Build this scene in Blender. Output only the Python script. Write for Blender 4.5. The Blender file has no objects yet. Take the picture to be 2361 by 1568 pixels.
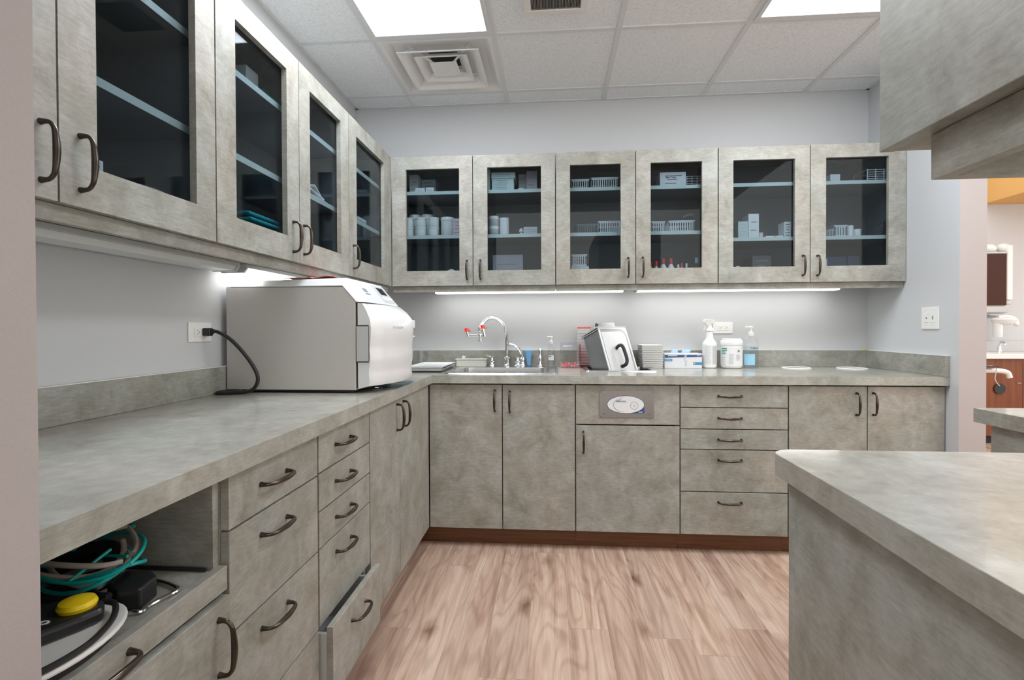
import bpy, bmesh, math, random
from mathutils import Vector, Matrix
random.seed(7)
S = bpy.context.scene
COL = S.collection
PI = math.pi

# ------------------------------------------------------------------ camera
F_PX, CY, YAW, PITCH, ROLL = 1182.53, 767.85, 0.079948, -0.010718, 0.003849
CAM = Vector((0.63401, -2.64669, 1.16313))
cam = bpy.data.cameras.new('camera'); camo = bpy.data.objects.new('camera', cam); COL.objects.link(camo)
Rm = Matrix.Rotation(YAW, 3, 'Z') @ Matrix.Rotation(PITCH, 3, 'X') @ Matrix.Rotation(ROLL, 3, 'Y')
r_, f_, u_ = Rm.col[0], Rm.col[1], Rm.col[2]
M3 = Matrix((r_, u_, -f_)).transposed()
camo.matrix_world = Matrix.Translation(CAM) @ M3.to_4x4()
cam.sensor_fit = 'HORIZONTAL'; cam.sensor_width = 36.0
cam.lens = F_PX / 2361 * 36.0
cam.shift_y = -(784.0 - CY) / 2361
cam.clip_start = 0.02; cam.clip_end = 60
S.camera = camo

# ------------------------------------------------------------------ world, exposure
w = bpy.data.worlds.new('world'); S.world = w; w.use_nodes = True
w.node_tree.nodes['Background'].inputs[0].default_value = (1.0, 0.95, 0.885, 1)
w.node_tree.nodes['Background'].inputs[1].default_value = 1.35
S.view_settings.view_transform = 'Standard'; S.view_settings.look = 'None'
S.view_settings.exposure = 0.74; S.view_settings.gamma = 1.0
S.view_settings.use_curve_mapping = False
try:
    S.cycles.use_denoising = True; S.cycles.max_bounces = 8; S.cycles.diffuse_bounces = 5
    S.cycles.transparent_max_bounces = 16; S.cycles.glossy_bounces = 4
    S.cycles.caustics_reflective = False; S.cycles.caustics_refractive = False
    S.cycles.sample_clamp_indirect = 6.0
except Exception: pass
TROFFER = 9.5      # emission of the ceiling panels
UNDER = 3.6        # emission of the under-cabinet tubes

# ------------------------------------------------------------------ materials
def mat(name, col=(.8, .8, .8), rough=.5, metal=0.0, spec=.5, emit=None, es=0, coat=0, alpha=None, bump=None):
    m = bpy.data.materials.new(name); m.use_nodes = True
    nt = m.node_tree; b = nt.nodes['Principled BSDF']
    b.inputs['Base Color'].default_value = (*col, 1); b.inputs['Roughness'].default_value = rough
    b.inputs['Metallic'].default_value = metal; b.inputs['Specular IOR Level'].default_value = spec
    if coat: b.inputs['Coat Weight'].default_value = coat; b.inputs['Coat Roughness'].default_value = .08
    if emit: b.inputs['Emission Color'].default_value = (*emit, 1); b.inputs['Emission Strength'].default_value = es
    # light procedural variation so that every surface is node-based
    n = nt.nodes.new('ShaderNodeTexNoise'); n.inputs['Scale'].default_value = bump[0] if bump else 60
    n.inputs['Detail'].default_value = 4
    tc = nt.nodes.new('ShaderNodeTexCoord'); nt.links.new(tc.outputs['Object'], n.inputs['Vector'])
    mx = nt.nodes.new('ShaderNodeMix'); mx.data_type = 'RGBA'
    mx.inputs['A'].default_value = (*[c * .96 for c in col], 1); mx.inputs['B'].default_value = (*[min(1, c * 1.04) for c in col], 1)
    nt.links.new(n.outputs['Fac'], mx.inputs['Factor']); nt.links.new(mx.outputs['Result'], b.inputs['Base Color'])
    if bump:
        bp = nt.nodes.new('ShaderNodeBump'); bp.inputs['Strength'].default_value = bump[1]; bp.inputs['Distance'].default_value = .002
        nt.links.new(n.outputs['Fac'], bp.inputs['Height']); nt.links.new(bp.outputs['Normal'], b.inputs['Normal'])
    return m

def nodes(m): return m.node_tree, m.node_tree.nodes, m.node_tree.links
def ramp(ns, stops):
    r = ns.new('ShaderNodeValToRGB'); e = r.color_ramp.elements
    e[0].position, e[0].color = stops[0][0], (*stops[0][1], 1)
    e[1].position, e[1].color = stops[-1][0], (*stops[-1][1], 1)
    for p, c in stops[1:-1]:
        x = e.new(p); x.color = (*c, 1)
    return r
def math_(ns, ls, op, a, b=None, c=None):
    n = ns.new('ShaderNodeMath'); n.operation = op
    for i, v in enumerate((a, b, c)):
        if v is None: continue
        if isinstance(v, (int, float)): n.inputs[i].default_value = v
        else: ls.new(v, n.inputs[i])
    return n.outputs[0]
def mixc(ns, ls, fac, a, b, mode='MIX'):
    n = ns.new('ShaderNodeMix'); n.data_type = 'RGBA'; n.blend_type = mode
    for k, v in (('Factor', fac), ('A', a), ('B', b)):
        if isinstance(v, (int, float)): n.inputs[k].default_value = v
        elif isinstance(v, tuple): n.inputs[k].default_value = (*v, 1)
        else: ls.new(v, n.inputs[k])
    return n.outputs['Result']

def laminate(name, stretch, rough, coat=0.0, lift=1.0):
    m = bpy.data.materials.new(name); m.use_nodes = True
    nt, ns, ls = nodes(m); b = ns['Principled BSDF']
    tc = ns.new('ShaderNodeTexCoord'); oi = ns.new('ShaderNodeObjectInfo')
    off = ns.new('ShaderNodeVectorMath'); off.operation = 'SCALE'
    cv = ns.new('ShaderNodeCombineXYZ')
    for i in range(3): ls.new(oi.outputs['Random'], cv.inputs[i])
    ls.new(cv.outputs[0], off.inputs[0]); off.inputs['Scale'].default_value = 37.0
    ad = ns.new('ShaderNodeVectorMath'); ad.operation = 'ADD'
    ls.new(tc.outputs['Object'], ad.inputs[0]); ls.new(off.outputs[0], ad.inputs[1])
    def noise(scale, detail, rgh, st=(1, 1, 1), dist=0):
        mp = ns.new('ShaderNodeMapping'); mp.inputs['Scale'].default_value = st
        ls.new(ad.outputs[0], mp.inputs['Vector'])
        n = ns.new('ShaderNodeTexNoise'); n.inputs['Scale'].default_value = scale
        n.inputs['Detail'].default_value = detail; n.inputs['Roughness'].default_value = rgh
        n.inputs['Distortion'].default_value = dist
        ls.new(mp.outputs[0], n.inputs['Vector']); return n.outputs['Fac']
    k = lift
    def c(r, g, bb): return (r * k, g * k, bb * k)
    n1 = noise(8.5, 11, .72, stretch, .45)
    r1 = ramp(ns, [(.32, c(.228, .216, .185)), (.44, c(.293, .286, .257)), (.55, c(.343, .340, .317)), (.70, c(.425, .426, .408))]); ls.new(n1, r1.inputs[0])
    n2 = noise(2.1, 4, .5)
    r2 = ramp(ns, [(.35, (.94, .985, .975)), (.65, (1.03, 1.0, .965))]); ls.new(n2, r2.inputs[0])
    col = mixc(ns, ls, 1.0, r1.outputs[0], r2.outputs[0], 'MULTIPLY')
    n3 = noise(85, 5, .7, (stretch[0] * .35, stretch[1] * .35, 2.2))
    r3 = ramp(ns, [(.30, (.84, .83, .82)), (.68, (1.13, 1.13, 1.13))]); ls.new(n3, r3.inputs[0])
    col = mixc(ns, ls, 1.0, col, r3.outputs[0], 'MULTIPLY')
    ls.new(col, b.inputs['Base Color'])
    b.inputs['Roughness'].default_value = rough; b.inputs['Specular IOR Level'].default_value = .45
    if coat: b.inputs['Coat Weight'].default_value = coat; b.inputs['Coat Roughness'].default_value = .09
    bp = ns.new('ShaderNodeBump'); bp.inputs['Strength'].default_value = .06; bp.inputs['Distance'].default_value = .001
    ls.new(n3, bp.inputs['Height']); ls.new(bp.outputs[0], b.inputs['Normal'])
    return m

LAM = laminate('stone_laminate', (1, 1, 1), .42)
LAMTOP = laminate('worktop_laminate', (1.0, 1.0, 1), .30, .5, 1.14)
WALL = mat('wall_paint', (.565, .58, .60), .8, bump=(220, .04))
PINKW = mat('wall_end_pink', (.44, .395, .392), .8, bump=(220, .12))  # pinkish tone for the wall-end faces
ORANGE = mat('orange_paint', (.70, .40, .13), .8)
INSIDE = mat('unlit_interior', (.15, .165, .185), .6)  # dark grey puts the shade of the unlit cabinet interiors into the colour
SHELF = mat('shelf_edging', (.50, .57, .565), .35)
WHITE = mat('white_plastic', (.80, .80, .79), .35)
WHITE2 = mat('white_enamel', (.72, .73, .74), .28, coat=.3)
CREAM = mat('cream_plastic', (.72, .73, .66), .4)
GREYP = mat('grey_painted_steel', (.54, .52, .50), .45)
LGREY = mat('light_grey_plastic', (.52, .54, .54), .35)
BLACK = mat('black_plastic', (.016, .017, .019), .35)
RUBBER = mat('black_rubber', (.012, .012, .012), .45)
SHADOWGAP = mat('dark_seal', (.02, .02, .018), .7)
CHROME = mat('chrome', (.82, .83, .85), .07, 1.0)
STEEL = mat('brushed_steel', (.62, .63, .64), .24, 1.0)
STEELD = mat('dull_steel', (.33, .34, .345), .33, .9)
PLATEM = mat('plate_steel', (.42, .40, .39), .38, .9)
BRONZE = mat('dark_bronze', (.085, .068, .055), .26, .9)
RED = mat('red_plastic', (.72, .035, .02), .3)
CORAL = mat('coral_plastic', (.85, .13, .10), .3)
PINKR = mat('pink_red_plastic', (.75, .08, .14), .35)
NAVY = mat('navy_print', (.035, .07, .20), .5)
BLUEB = mat('blue_print', (.04, .25, .46), .5)
SKY = mat('blue_nitrile', (.42, .62, .82), .6)
SPONGE = mat('blue_sponge', (.16, .38, .66), .9, bump=(300, .6))
TEAL = mat('teal_rubber', (.0, .36, .34), .35)
TEALF = mat('teal_cloth', (.02, .32, .38), .85)
GREENP = mat('green_print', (.02, .30, .22), .5)
INK = mat('grey_print', (.22, .23, .24), .6)
INKD = mat('dark_print', (.03, .03, .035), .6)
INKL = mat('pale_print', (.48, .49, .50), .6)
YELLOW = mat('yellow_plastic', (.85, .62, .01), .32)
GREYTUBE = mat('grey_silicone', (.36, .32, .30), .4)
CARD = mat('white_card', (.66, .68, .71), .65)
CARDG = mat('pale_green_card', (.50, .60, .60), .65)
CARDM = mat('mauve_card', (.40, .36, .39), .65)
PAPER = mat('paper', (.72, .73, .75), .8)
FOIL = mat('red_cloth', (.55, .17, .15), .85)
BASKET = mat('basket_plastic', (.66, .70, .72), .5)
BASKETG = mat('grey_green_plastic', (.10, .16, .17), .5)
BROWN = mat('dark_brown_panel', (.055, .018, .012), .5, spec=.2)
PANELL = mat('lamp_housing', (.62, .63, .63), .4)
OFFL = mat('unlit_lens', (.74, .76, .76), .3)
TBAR = mat('ceiling_grid_paint', (.70, .72, .74), .5)
DIFF = mat('diffuser_enamel', (.82, .82, .82), .45)
GRILLE = mat('grille_metal', (.12, .115, .11), .6)
DARKV = mat('duct_dark', (.03, .03, .03), .8)
GOLDBR = mat('worn_brass', (.35, .22, .09), .3, .9)

def emis(name, col, s):
    m = bpy.data.materials.new(name); m.use_nodes = True; nt, ns, ls = nodes(m)
    ns.remove(ns['Principled BSDF']); e = ns.new('ShaderNodeEmission')
    e.inputs[0].default_value = (*col, 1); e.inputs[1].default_value = s
    ls.new(e.outputs[0], ns['Material Output'].inputs[0]); return m
LIGHT = emis('lit_panel', (.94, .985, 1.03), TROFFER)
TUBE = emis('lit_tube', (1, 1, .96), UNDER)

def glass(name, tint, rough=0.0, ior=1.5):
    m = bpy.data.materials.new(name); m.use_nodes = True; nt, ns, ls = nodes(m)
    ns.remove(ns['Principled BSDF'])
    t = ns.new('ShaderNodeBsdfTransparent'); t.inputs[0].default_value = (*tint, 1)
    g = ns.new('ShaderNodeBsdfGlossy'); g.inputs['Roughness'].default_value = rough; g.inputs['Color'].default_value = (.95, .98, 1, 1)
    lw = ns.new('ShaderNodeLayerWeight'); lw.inputs['Blend'].default_value = .5
    f0 = ((ior - 1) / (ior + 1)) ** 2
    pw = ns.new('ShaderNodeMath'); pw.operation = 'POWER'; ls.new(lw.outputs['Facing'], pw.inputs[0]); pw.inputs[1].default_value = 5
    fr = ns.new('ShaderNodeMath'); fr.operation = 'MULTIPLY_ADD'; ls.new(pw.outputs[0], fr.inputs[0]); fr.inputs[1].default_value = .5; fr.inputs[2].default_value = f0
    mx = ns.new('ShaderNodeMixShader')
    ls.new(fr.outputs[0], mx.inputs[0]); ls.new(t.outputs[0], mx.inputs[1]); ls.new(g.outputs[0], mx.inputs[2])
    ls.new(mx.outputs[0], ns['Material Output'].inputs[0]); return m
GLASS = glass('smoked_glass', (.75, .80, .825), 0, 1.29)
CLEAR = glass('clear_plastic', (.965, .97, .975), .03, 1.45)
CLEARB = glass('pale_blue_liquid', (.88, .93, .96), .03, 1.3)
CLEARR = glass('red_clear_plastic', (.9, .22, .25), .05, 1.45)

def make_floor():
    m = bpy.data.materials.new('plank_floor'); m.use_nodes = True; nt, ns, ls = nodes(m); b = ns['Principled BSDF']
    tc = ns.new('ShaderNodeTexCoord'); sp = ns.new('ShaderNodeSeparateXYZ'); ls.new(tc.outputs['Object'], sp.inputs[0])
    X, Y = sp.outputs[0], sp.outputs[1]
    W, L = .152, 1.22
    xs = math_(ns, ls, 'DIVIDE', math_(ns, ls, 'ADD', X, .07), W); ix = math_(ns, ls, 'FLOOR', xs)
    wn = ns.new('ShaderNodeTexWhiteNoise'); wn.noise_dimensions = '1D'; ls.new(ix, wn.inputs['W'])
    ys = math_(ns, ls, 'ADD', math_(ns, ls, 'DIVIDE', Y, L), wn.outputs['Value']); iy = math_(ns, ls, 'FLOOR', ys)
    wid = math_(ns, ls, 'ADD', math_(ns, ls, 'MULTIPLY', ix, 7.31), math_(ns, ls, 'MULTIPLY', iy, 3.17))
    wn2 = ns.new('ShaderNodeTexWhiteNoise'); wn2.noise_dimensions = '1D'; ls.new(wid, wn2.inputs['W'])
    rnd = wn2.outputs['Value']
    def vec(sx, sy, zoff=True):
        c = ns.new('ShaderNodeCombineXYZ')
        ls.new(math_(ns, ls, 'MULTIPLY', X, sx), c.inputs[0]); ls.new(math_(ns, ls, 'MULTIPLY', Y, sy), c.inputs[1])
        ls.new(math_(ns, ls, 'MULTIPLY', rnd, 40.0), c.inputs[2]); return c.outputs[0]
    def noise(v, sc, det, rg=.6, dist=0):
        n = ns.new('ShaderNodeTexNoise'); n.inputs['Scale'].default_value = sc; n.inputs['Detail'].default_value = det
        n.inputs['Roughness'].default_value = rg; n.inputs['Distortion'].default_value = dist; ls.new(v, n.inputs['Vector']); return n.outputs['Fac']
    base = noise(vec(17, .85), 1, 6, .62, .9)
    r1 = ramp(ns, [(.28, (.31, .20, .155)), (.42, (.45, .315, .245)), (.54, (.55, .405, .32)), (.70, (.68, .545, .45))]); ls.new(base, r1.inputs[0])
    # cathedral grain: contour lines of a slow field
    slow = noise(vec(5.5, .75), 1, 2, .45, .4)
    rings = math_(ns, ls, 'SINE', math_(ns, ls, 'MULTIPLY', slow, 95.0))
    rr = ramp(ns, [(.0, (.80, .75, .73)), (.5, (1.02, 1.02, 1.02))])
    ls.new(math_(ns, ls, 'MULTIPLY_ADD', rings, .5, .5), rr.inputs[0])
    col = mixc(ns, ls, .75, r1.outputs[0], rr.outputs[0], 'MULTIPLY')
    fine = noise(vec(120, 4), 1, 4, .7)
    rf = ramp(ns, [(.3, (.88, .86, .85)), (.65, (1.06, 1.06, 1.06))]); ls.new(fine, rf.inputs[0])
    col = mixc(ns, ls, 1.0, col, rf.outputs[0], 'MULTIPLY')
    # darker heart patches and knots
    pat = noise(vec(4.5, 1.4), 1, 3, .6, 1.2)
    rp = ramp(ns, [(.54, (1, 1, 1)), (.70, (.82, .74, .72))]); ls.new(pat, rp.inputs[0])
    col = mixc(ns, ls, 1.0, col, rp.outputs[0], 'MULTIPLY')
    vo = ns.new('ShaderNodeTexVoronoi'); vo.inputs['Scale'].default_value = 1.0; vo.inputs['Randomness'].default_value = 1
    dv = ns.new('ShaderNodeVectorMath'); dv.operation = 'ADD'
    nn = ns.new('ShaderNodeTexNoise'); nn.inputs['Scale'].default_value = 3.0; ls.new(vec(9, 5), nn.inputs['Vector'])
    sc = ns.new('ShaderNodeVectorMath'); sc.operation = 'SCALE'; sc.inputs['Scale'].default_value = .16; ls.new(nn.outputs['Color'], sc.inputs[0])
    ls.new(vec(5.4, 2.6), dv.inputs[0]); ls.new(sc.outputs[0], dv.inputs[1]); ls.new(dv.outputs[0], vo.inputs['Vector'])
    rk = ramp(ns, [(.04, (.34, .26, .24)), (.10, (.62, .54, .51)), (.24, (1, 1, 1))]); ls.new(vo.outputs['Distance'], rk.inputs[0])
    col = mixc(ns, ls, .9, col, rk.outputs[0], 'MULTIPLY')
    rt = ramp(ns, [(0, (.93, .92, .93)), (1, (1.07, 1.05, 1.02))]); ls.new(rnd, rt.inputs[0])
    col = mixc(ns, ls, 1.0, col, rt.outputs[0], 'MULTIPLY')
    fx = math_(ns, ls, 'FRACT', xs); fy = math_(ns, ls, 'FRACT', ys)
    jx = math_(ns, ls, 'LESS_THAN', fx, .008); jy = math_(ns, ls, 'LESS_THAN', fy, .0016)
    j = math_(ns, ls, 'MAXIMUM', jx, jy)
    col = mixc(ns, ls, math_(ns, ls, 'MULTIPLY', j, .4), col, (.16, .10, .075))
    ls.new(col, b.inputs['Base Color']); b.inputs['Roughness'].default_value = .42
    return m
FLOORM = make_floor()

def wood(name, dark, light, sx, sy, sz):
    m = bpy.data.materials.new(name); m.use_nodes = True; nt, ns, ls = nodes(m); b = ns['Principled BSDF']
    tc = ns.new('ShaderNodeTexCoord'); mp = ns.new('ShaderNodeMapping'); mp.inputs['Scale'].default_value = (sx, sy, sz)
    ls.new(tc.outputs['Object'], mp.inputs[0]); n = ns.new('ShaderNodeTexNoise'); n.inputs['Scale'].default_value = 1
    n.inputs['Detail'].default_value = 6; n.inputs['Distortion'].default_value = .6; ls.new(mp.outputs[0], n.inputs['Vector'])
    r = ramp(ns, [(.3, dark), (.7, light)]); ls.new(n.outputs['Fac'], r.inputs[0]); ls.new(r.outputs[0], b.inputs['Base Color'])
    b.inputs['Roughness'].default_value = .45; return m
KICK = wood('kick_wood', (.105, .040, .016), (.20, .082, .036), 3, 3, 60)
CHERRY = wood('cherry_wood', (.13, .028, .007), (.22, .06, .014), 30, 30, 2)

def make_ceiling():
    m = bpy.data.materials.new('ceiling_tile'); m.use_nodes = True; nt, ns, ls = nodes(m); b = ns['Principled BSDF']
    tc = ns.new('ShaderNodeTexCoord')
    n = ns.new('ShaderNodeTexNoise'); n.inputs['Scale'].default_value = 95; n.inputs['Detail'].default_value = 3
    ls.new(tc.outputs['Object'], n.inputs['Vector'])
    mp = ns.new('ShaderNodeMapping'); mp.inputs['Scale'].default_value = (70, 150, 1); ls.new(tc.outputs['Object'], mp.inputs[0])
    n2 = ns.new('ShaderNodeTexNoise'); n2.inputs['Scale'].default_value = 1.0; n2.inputs['Detail'].default_value = 2; ls.new(mp.outputs[0], n2.inputs['Vector'])
    r = ramp(ns, [(.26, (.58, .60, .62)), (.33, (.86, .89, .92))]); ls.new(n2.outputs['Fac'], r.inputs[0])
    r2 = ramp(ns, [(.35, (.90, .90, .90)), (.6, (1, 1, 1))]); ls.new(n.outputs['Fac'], r2.inputs[0])
    ls.new(mixc(ns, ls, 1.0, r.outputs[0], r2.outputs[0], 'MULTIPLY'), b.inputs['Base Color'])
    b.inputs['Roughness'].default_value = .9
    bp = ns.new('ShaderNodeBump'); bp.inputs['Strength'].default_value = .35; bp.inputs['Distance'].default_value = .002
    ls.new(n2.outputs['Fac'], bp.inputs['Height']); ls.new(bp.outputs[0], b.inputs['Normal'])
    return m
CEILM = make_ceiling()

# ------------------------------------------------------------------ mesh helpers
class MB:
    def __init__(s): s.v = []; s.f = []; s.mi = []
    def add(s, vs, fs, m=0):
        o = len(s.v); s.v += [tuple(v) for v in vs]; s.f += [tuple(i + o for i in f) for f in fs]; s.mi += [m] * len(fs); return s
    def box(s, x0, x1, y0, y1, z0, z1, m=0):
        x0, x1 = min(x0, x1), max(x0, x1); y0, y1 = min(y0, y1), max(y0, y1); z0, z1 = min(z0, z1), max(z0, z1)
        return s.add([(x0, y0, z0), (x1, y0, z0), (x1, y1, z0), (x0, y1, z0), (x0, y0, z1), (x1, y0, z1), (x1, y1, z1), (x0, y1, z1)],
                     [(0, 3, 2, 1), (4, 5, 6, 7), (0, 1, 5, 4), (1, 2, 6, 5), (2, 3, 7, 6), (3, 0, 4, 7)], m)
    def lathe(s, prof, c=(0, 0, 0), n=24, axis='z', m=0, sx=1, sy=1, a0=0):
        vs = []; fs = []
        for r, z in prof:
            for k in range(n):
                a = 2 * PI * k / n + a0; p = (r * math.cos(a) * sx, r * math.sin(a) * sy, z)
                if axis == 'x': p = (p[2], p[0], p[1])
                if axis == 'y': p = (p[0], p[2], p[1])
                vs.append((p[0] + c[0], p[1] + c[1], p[2] + c[2]))
        for i in range(len(prof) - 1):
            for k in range(n):
                k2 = (k + 1) % n; fs.append((i * n + k, i * n + k2, (i + 1) * n + k2, (i + 1) * n + k))
        if prof[0][0] > 1e-6: fs.append(tuple(range(n))[::-1])
        if prof[-1][0] > 1e-6: fs.append(tuple((len(prof) - 1) * n + k for k in range(n)))
        return s.add(vs, fs, m)
    def ring(s, prof, c=(0, 0, 0), n=32, m=0, sx=1, sy=1):   # closed profile
        vs = []; fs = []; P = len(prof)
        for r, z in prof:
            for k in range(n):
                a = 2 * PI * k / n; vs.append((r * math.cos(a) * sx + c[0], r * math.sin(a) * sy + c[1], z + c[2]))
        for i in range(P):
            i2 = (i + 1) % P
            for k in range(n):
                k2 = (k + 1) % n; fs.append((i * n + k, i * n + k2, i2 * n + k2, i2 * n + k))
        return s.add(vs, fs, m)
    def tube(s, pts, r, n=10, m=0, closed=False, flat=1.0):
        pts = [Vector(p) for p in pts]; N = len(pts)
        rs = r if isinstance(r, (list, tuple)) else [r] * N
        vs = []; fs = []; prev = None
        for i, p in enumerate(pts):
            if closed: t = pts[(i + 1) % N] - pts[i - 1]
            else: t = pts[min(i + 1, N - 1)] - pts[max(i - 1, 0)]
            t.normalize()
            if prev is None:
                up = Vector((0, 0, 1)) if abs(t.z) < .9 else Vector((0, 1, 0)); a = t.cross(up).normalized()
            else: a = (prev - t * prev.dot(t)).normalized()
            prev = a; b = t.cross(a)
            for k in range(n):
                q = 2 * PI * k / n; vs.append(p + (a * math.cos(q) + b * math.sin(q) * flat) * rs[i])
        for i in range(N - 1 + (1 if closed else 0)):
            i2 = (i + 1) % N
            for k in range(n):
                k2 = (k + 1) % n; fs.append((i * n + k, i * n + k2, i2 * n + k2, i2 * n + k))
        if not closed: fs.append(tuple(range(n))[::-1]); fs.append(tuple((N - 1) * n + k for k in range(n)))
        return s.add(vs, fs, m)
    def prism(s, poly, axis, a0, a1, m=0):
        n = len(poly); vs = []
        for a in (a0, a1):
            for p, q in poly:
                vs.append({'x': (a, p, q), 'y': (p, a, q), 'z': (p, q, a)}[axis])
        fs = [tuple(range(n)), tuple(range(n, 2 * n))[::-1]] + [(i, (i + 1) % n, n + (i + 1) % n, n + i) for i in range(n)]
        return s.add(vs, fs, m)
    def ball(s, c, rx, ry=None, rz=None, n=14, m=0):
        ry = ry or rx; rz = rz or rx; k = n // 2
        prof = [(math.sin(PI * i / k), -math.cos(PI * i / k)) for i in range(k + 1)]
        vs = []; fs = []
        for r, z in prof:
            for j in range(n):
                a = 2 * PI * j / n; vs.append((c[0] + rx * r * math.cos(a), c[1] + ry * r * math.sin(a), c[2] + rz * z))
        for i in range(k):
            for j in range(n):
                j2 = (j + 1) % n; fs.append((i * n + j, i * n + j2, (i + 1) * n + j2, (i + 1) * n + j))
        return s.add(vs, fs, m)
    def xf(s, M):
        s.v = [tuple(M @ Vector(v)) for v in s.v]; return s

def smooth_path(pts, k=6, closed=False):
    pts = [Vector(p) for p in pts]; N = len(pts); out = []
    rng = N if closed else N - 1
    for i in range(rng):
        p0 = pts[(i - 1) % N] if closed or i > 0 else pts[0]
        p1 = pts[i]; p2 = pts[(i + 1) % N]
        p3 = pts[(i + 2) % N] if closed or i + 2 < N else pts[-1]
        for j in range(k):
            t = j / k
            out.append(.5 * ((2 * p1) + (-p0 + p2) * t + (2 * p0 - 5 * p1 + 4 * p2 - p3) * t * t + (-p0 + 3 * p1 - 3 * p2 + p3) * t ** 3))
    if not closed: out.append(pts[-1])
    return out

def build(name, mb, m, parent=None, bevel=0, smooth=False, org=(0, 0, 0), label=None, rot=None, seg=2):
    """org: the world point that is this mesh's origin (vertices are given in world coordinates)."""
    me = bpy.data.meshes.new(name)
    ox, oy, oz = org
    me.from_pydata([(v[0] - ox, v[1] - oy, v[2] - oz) for v in mb.v], [], mb.f)
    bm = bmesh.new(); bm.from_mesh(me)
    bmesh.ops.remove_doubles(bm, verts=bm.verts, dist=1e-6) if smooth else None
    bmesh.ops.recalc_face_normals(bm, faces=bm.faces); bm.to_mesh(me); bm.free()
    ms = m if isinstance(m, (list, tuple)) else [m]
    for x in ms: me.materials.append(x)
    if len(ms) > 1:
        for p, i in zip(me.polygons, mb.mi): p.material_index = i
    if smooth:
        me.shade_smooth(); me.set_sharp_from_angle(angle=math.radians(38))
    o = bpy.data.objects.new(name, me); COL.objects.link(o)
    if parent is not None: o.parent = parent
    else: o.location = org
    if rot: o.rotation_euler = rot
    if bevel:
        b = o.modifiers.new('bevel', 'BEVEL'); b.width = bevel; b.segments = seg; b.limit_method = 'ANGLE'; b.angle_limit = math.radians(40)
    if label: o['label'] = label
    return o

class T:
    """a thing: an Empty at its base; parts are given in world coordinates (or local when rot/local)."""
    def __init__(s, name, label, cat, loc, group=None, rotz=0, rot=None, local=False):
        e = bpy.data.objects.new(name, None); COL.objects.link(e); e.empty_display_size = .05
        e.location = loc; e['label'] = label; e['category'] = cat
        if group: e['group'] = group
        if rotz: e.rotation_euler = (0, 0, rotz)
        if rot: e.rotation_euler = rot
        s.e = e; s.org = (0, 0, 0) if (local or rotz or rot) else tuple(loc)
    def part(s, name, mb, m, bevel=0, smooth=False, under=None, label=None, seg=2):
        return build(name, mb, m, under or s.e, bevel, smooth, s.org, label, seg=seg)

def solo(name, mb, m, label, cat, loc, group=None, bevel=0, smooth=False, rot=None, local=False):
    o = build(name, mb, m, None, bevel, smooth, (0, 0, 0) if local else loc, label)
    o.location = loc; o['category'] = cat
    if rot: o.rotation_euler = rot
    if group: o['group'] = group
    return o
def struct(name, mb, m, bevel=0):
    o = build(name, mb, m, None, bevel); o['kind'] = 'structure'; return o

def text_mb(s, size, loc, ex, ey, depth=.0006, bold=False):
    cu = bpy.data.curves.new('t', 'FONT'); cu.body = s; cu.size = size; cu.extrude = depth / 2; cu.resolution_u = 2
    cu.align_x = 'CENTER'; cu.align_y = 'CENTER'
    if bold: cu.offset = size * .02
    o = bpy.data.objects.new('t', cu); COL.objects.link(o)
    dg = bpy.context.evaluated_depsgraph_get(); me = bpy.data.meshes.new_from_object(o.evaluated_get(dg))
    ex = Vector(ex).normalized(); ey = Vector(ey).normalized(); ez = ex.cross(ey); L = Vector(loc)
    mb = MB(); mb.add([L + ex * v.co.x + ey * v.co.y + ez * v.co.z for v in me.vertices], [tuple(p.vertices) for p in me.polygons])
    bpy.data.objects.remove(o); bpy.data.curves.remove(cu); bpy.data.meshes.remove(me)
    return mb

# side frames: u along the run, v out of the face, z up
def P(side, u, v, z):
    if side == 'L': return (v, u, z)          # face looks to +x
    if side == 'B': return (u, -v, z)         # face looks to -y
    return (-v, u, z)                         # 'R' face looks to -x
def fbox(mb, side, u0, u1, v0, v1, z0, z1, m=0):
    a = P(side, u0, v0, z0); b = P(side, u1, v1, z1); return mb.box(a[0], b[0], a[1], b[1], a[2], b[2], m)

def handle_mb(side, u, v, z, vert=True, L=.108, h=.027):
    pts = []; rad = []
    prof = [(0, -L / 2, .0065), (.010, -L / 2, .0048), (h * .70, -L / 2 + .002, .0042), (h * .97, -L / 2 + .010, .0044), (h * 1.10, -L * .30, .0052), (h * 1.18, -L * .12, .0062), (h * 1.20, 0, .0066)]
    full = prof + [(a, -b, r) for a, b, r in prof[-2::-1]]
    for a, b, r in full:
        pts.append(P(side, u, v + a, z + b) if vert else P(side, u + b, v + a, z)); rad.append(r)
    return MB().tube(smooth_path(pts, 3), [rad[min(i // 3, len(rad) - 1)] * (1 - (i % 3) / 3) + rad[min(i // 3 + 1, len(rad) - 1)] * ((i % 3) / 3) for i in range(len(pts) * 3 - 2)], 10)

# ------------------------------------------------------------------ dimensions
DEP = .6588; CT = .914; TH = .0424; ZC = 2.608; XR = 2.5538
FV = -.025           # door faces behind the worktop edge (depth coordinate v)
UV = -.3128          # upper door faces
ZU0, ZU1 = 1.408, 2.165
JY = -2.082          # far face of the wall stub on the left
G0, H0, TS = -.2623, .4877, .61

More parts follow.
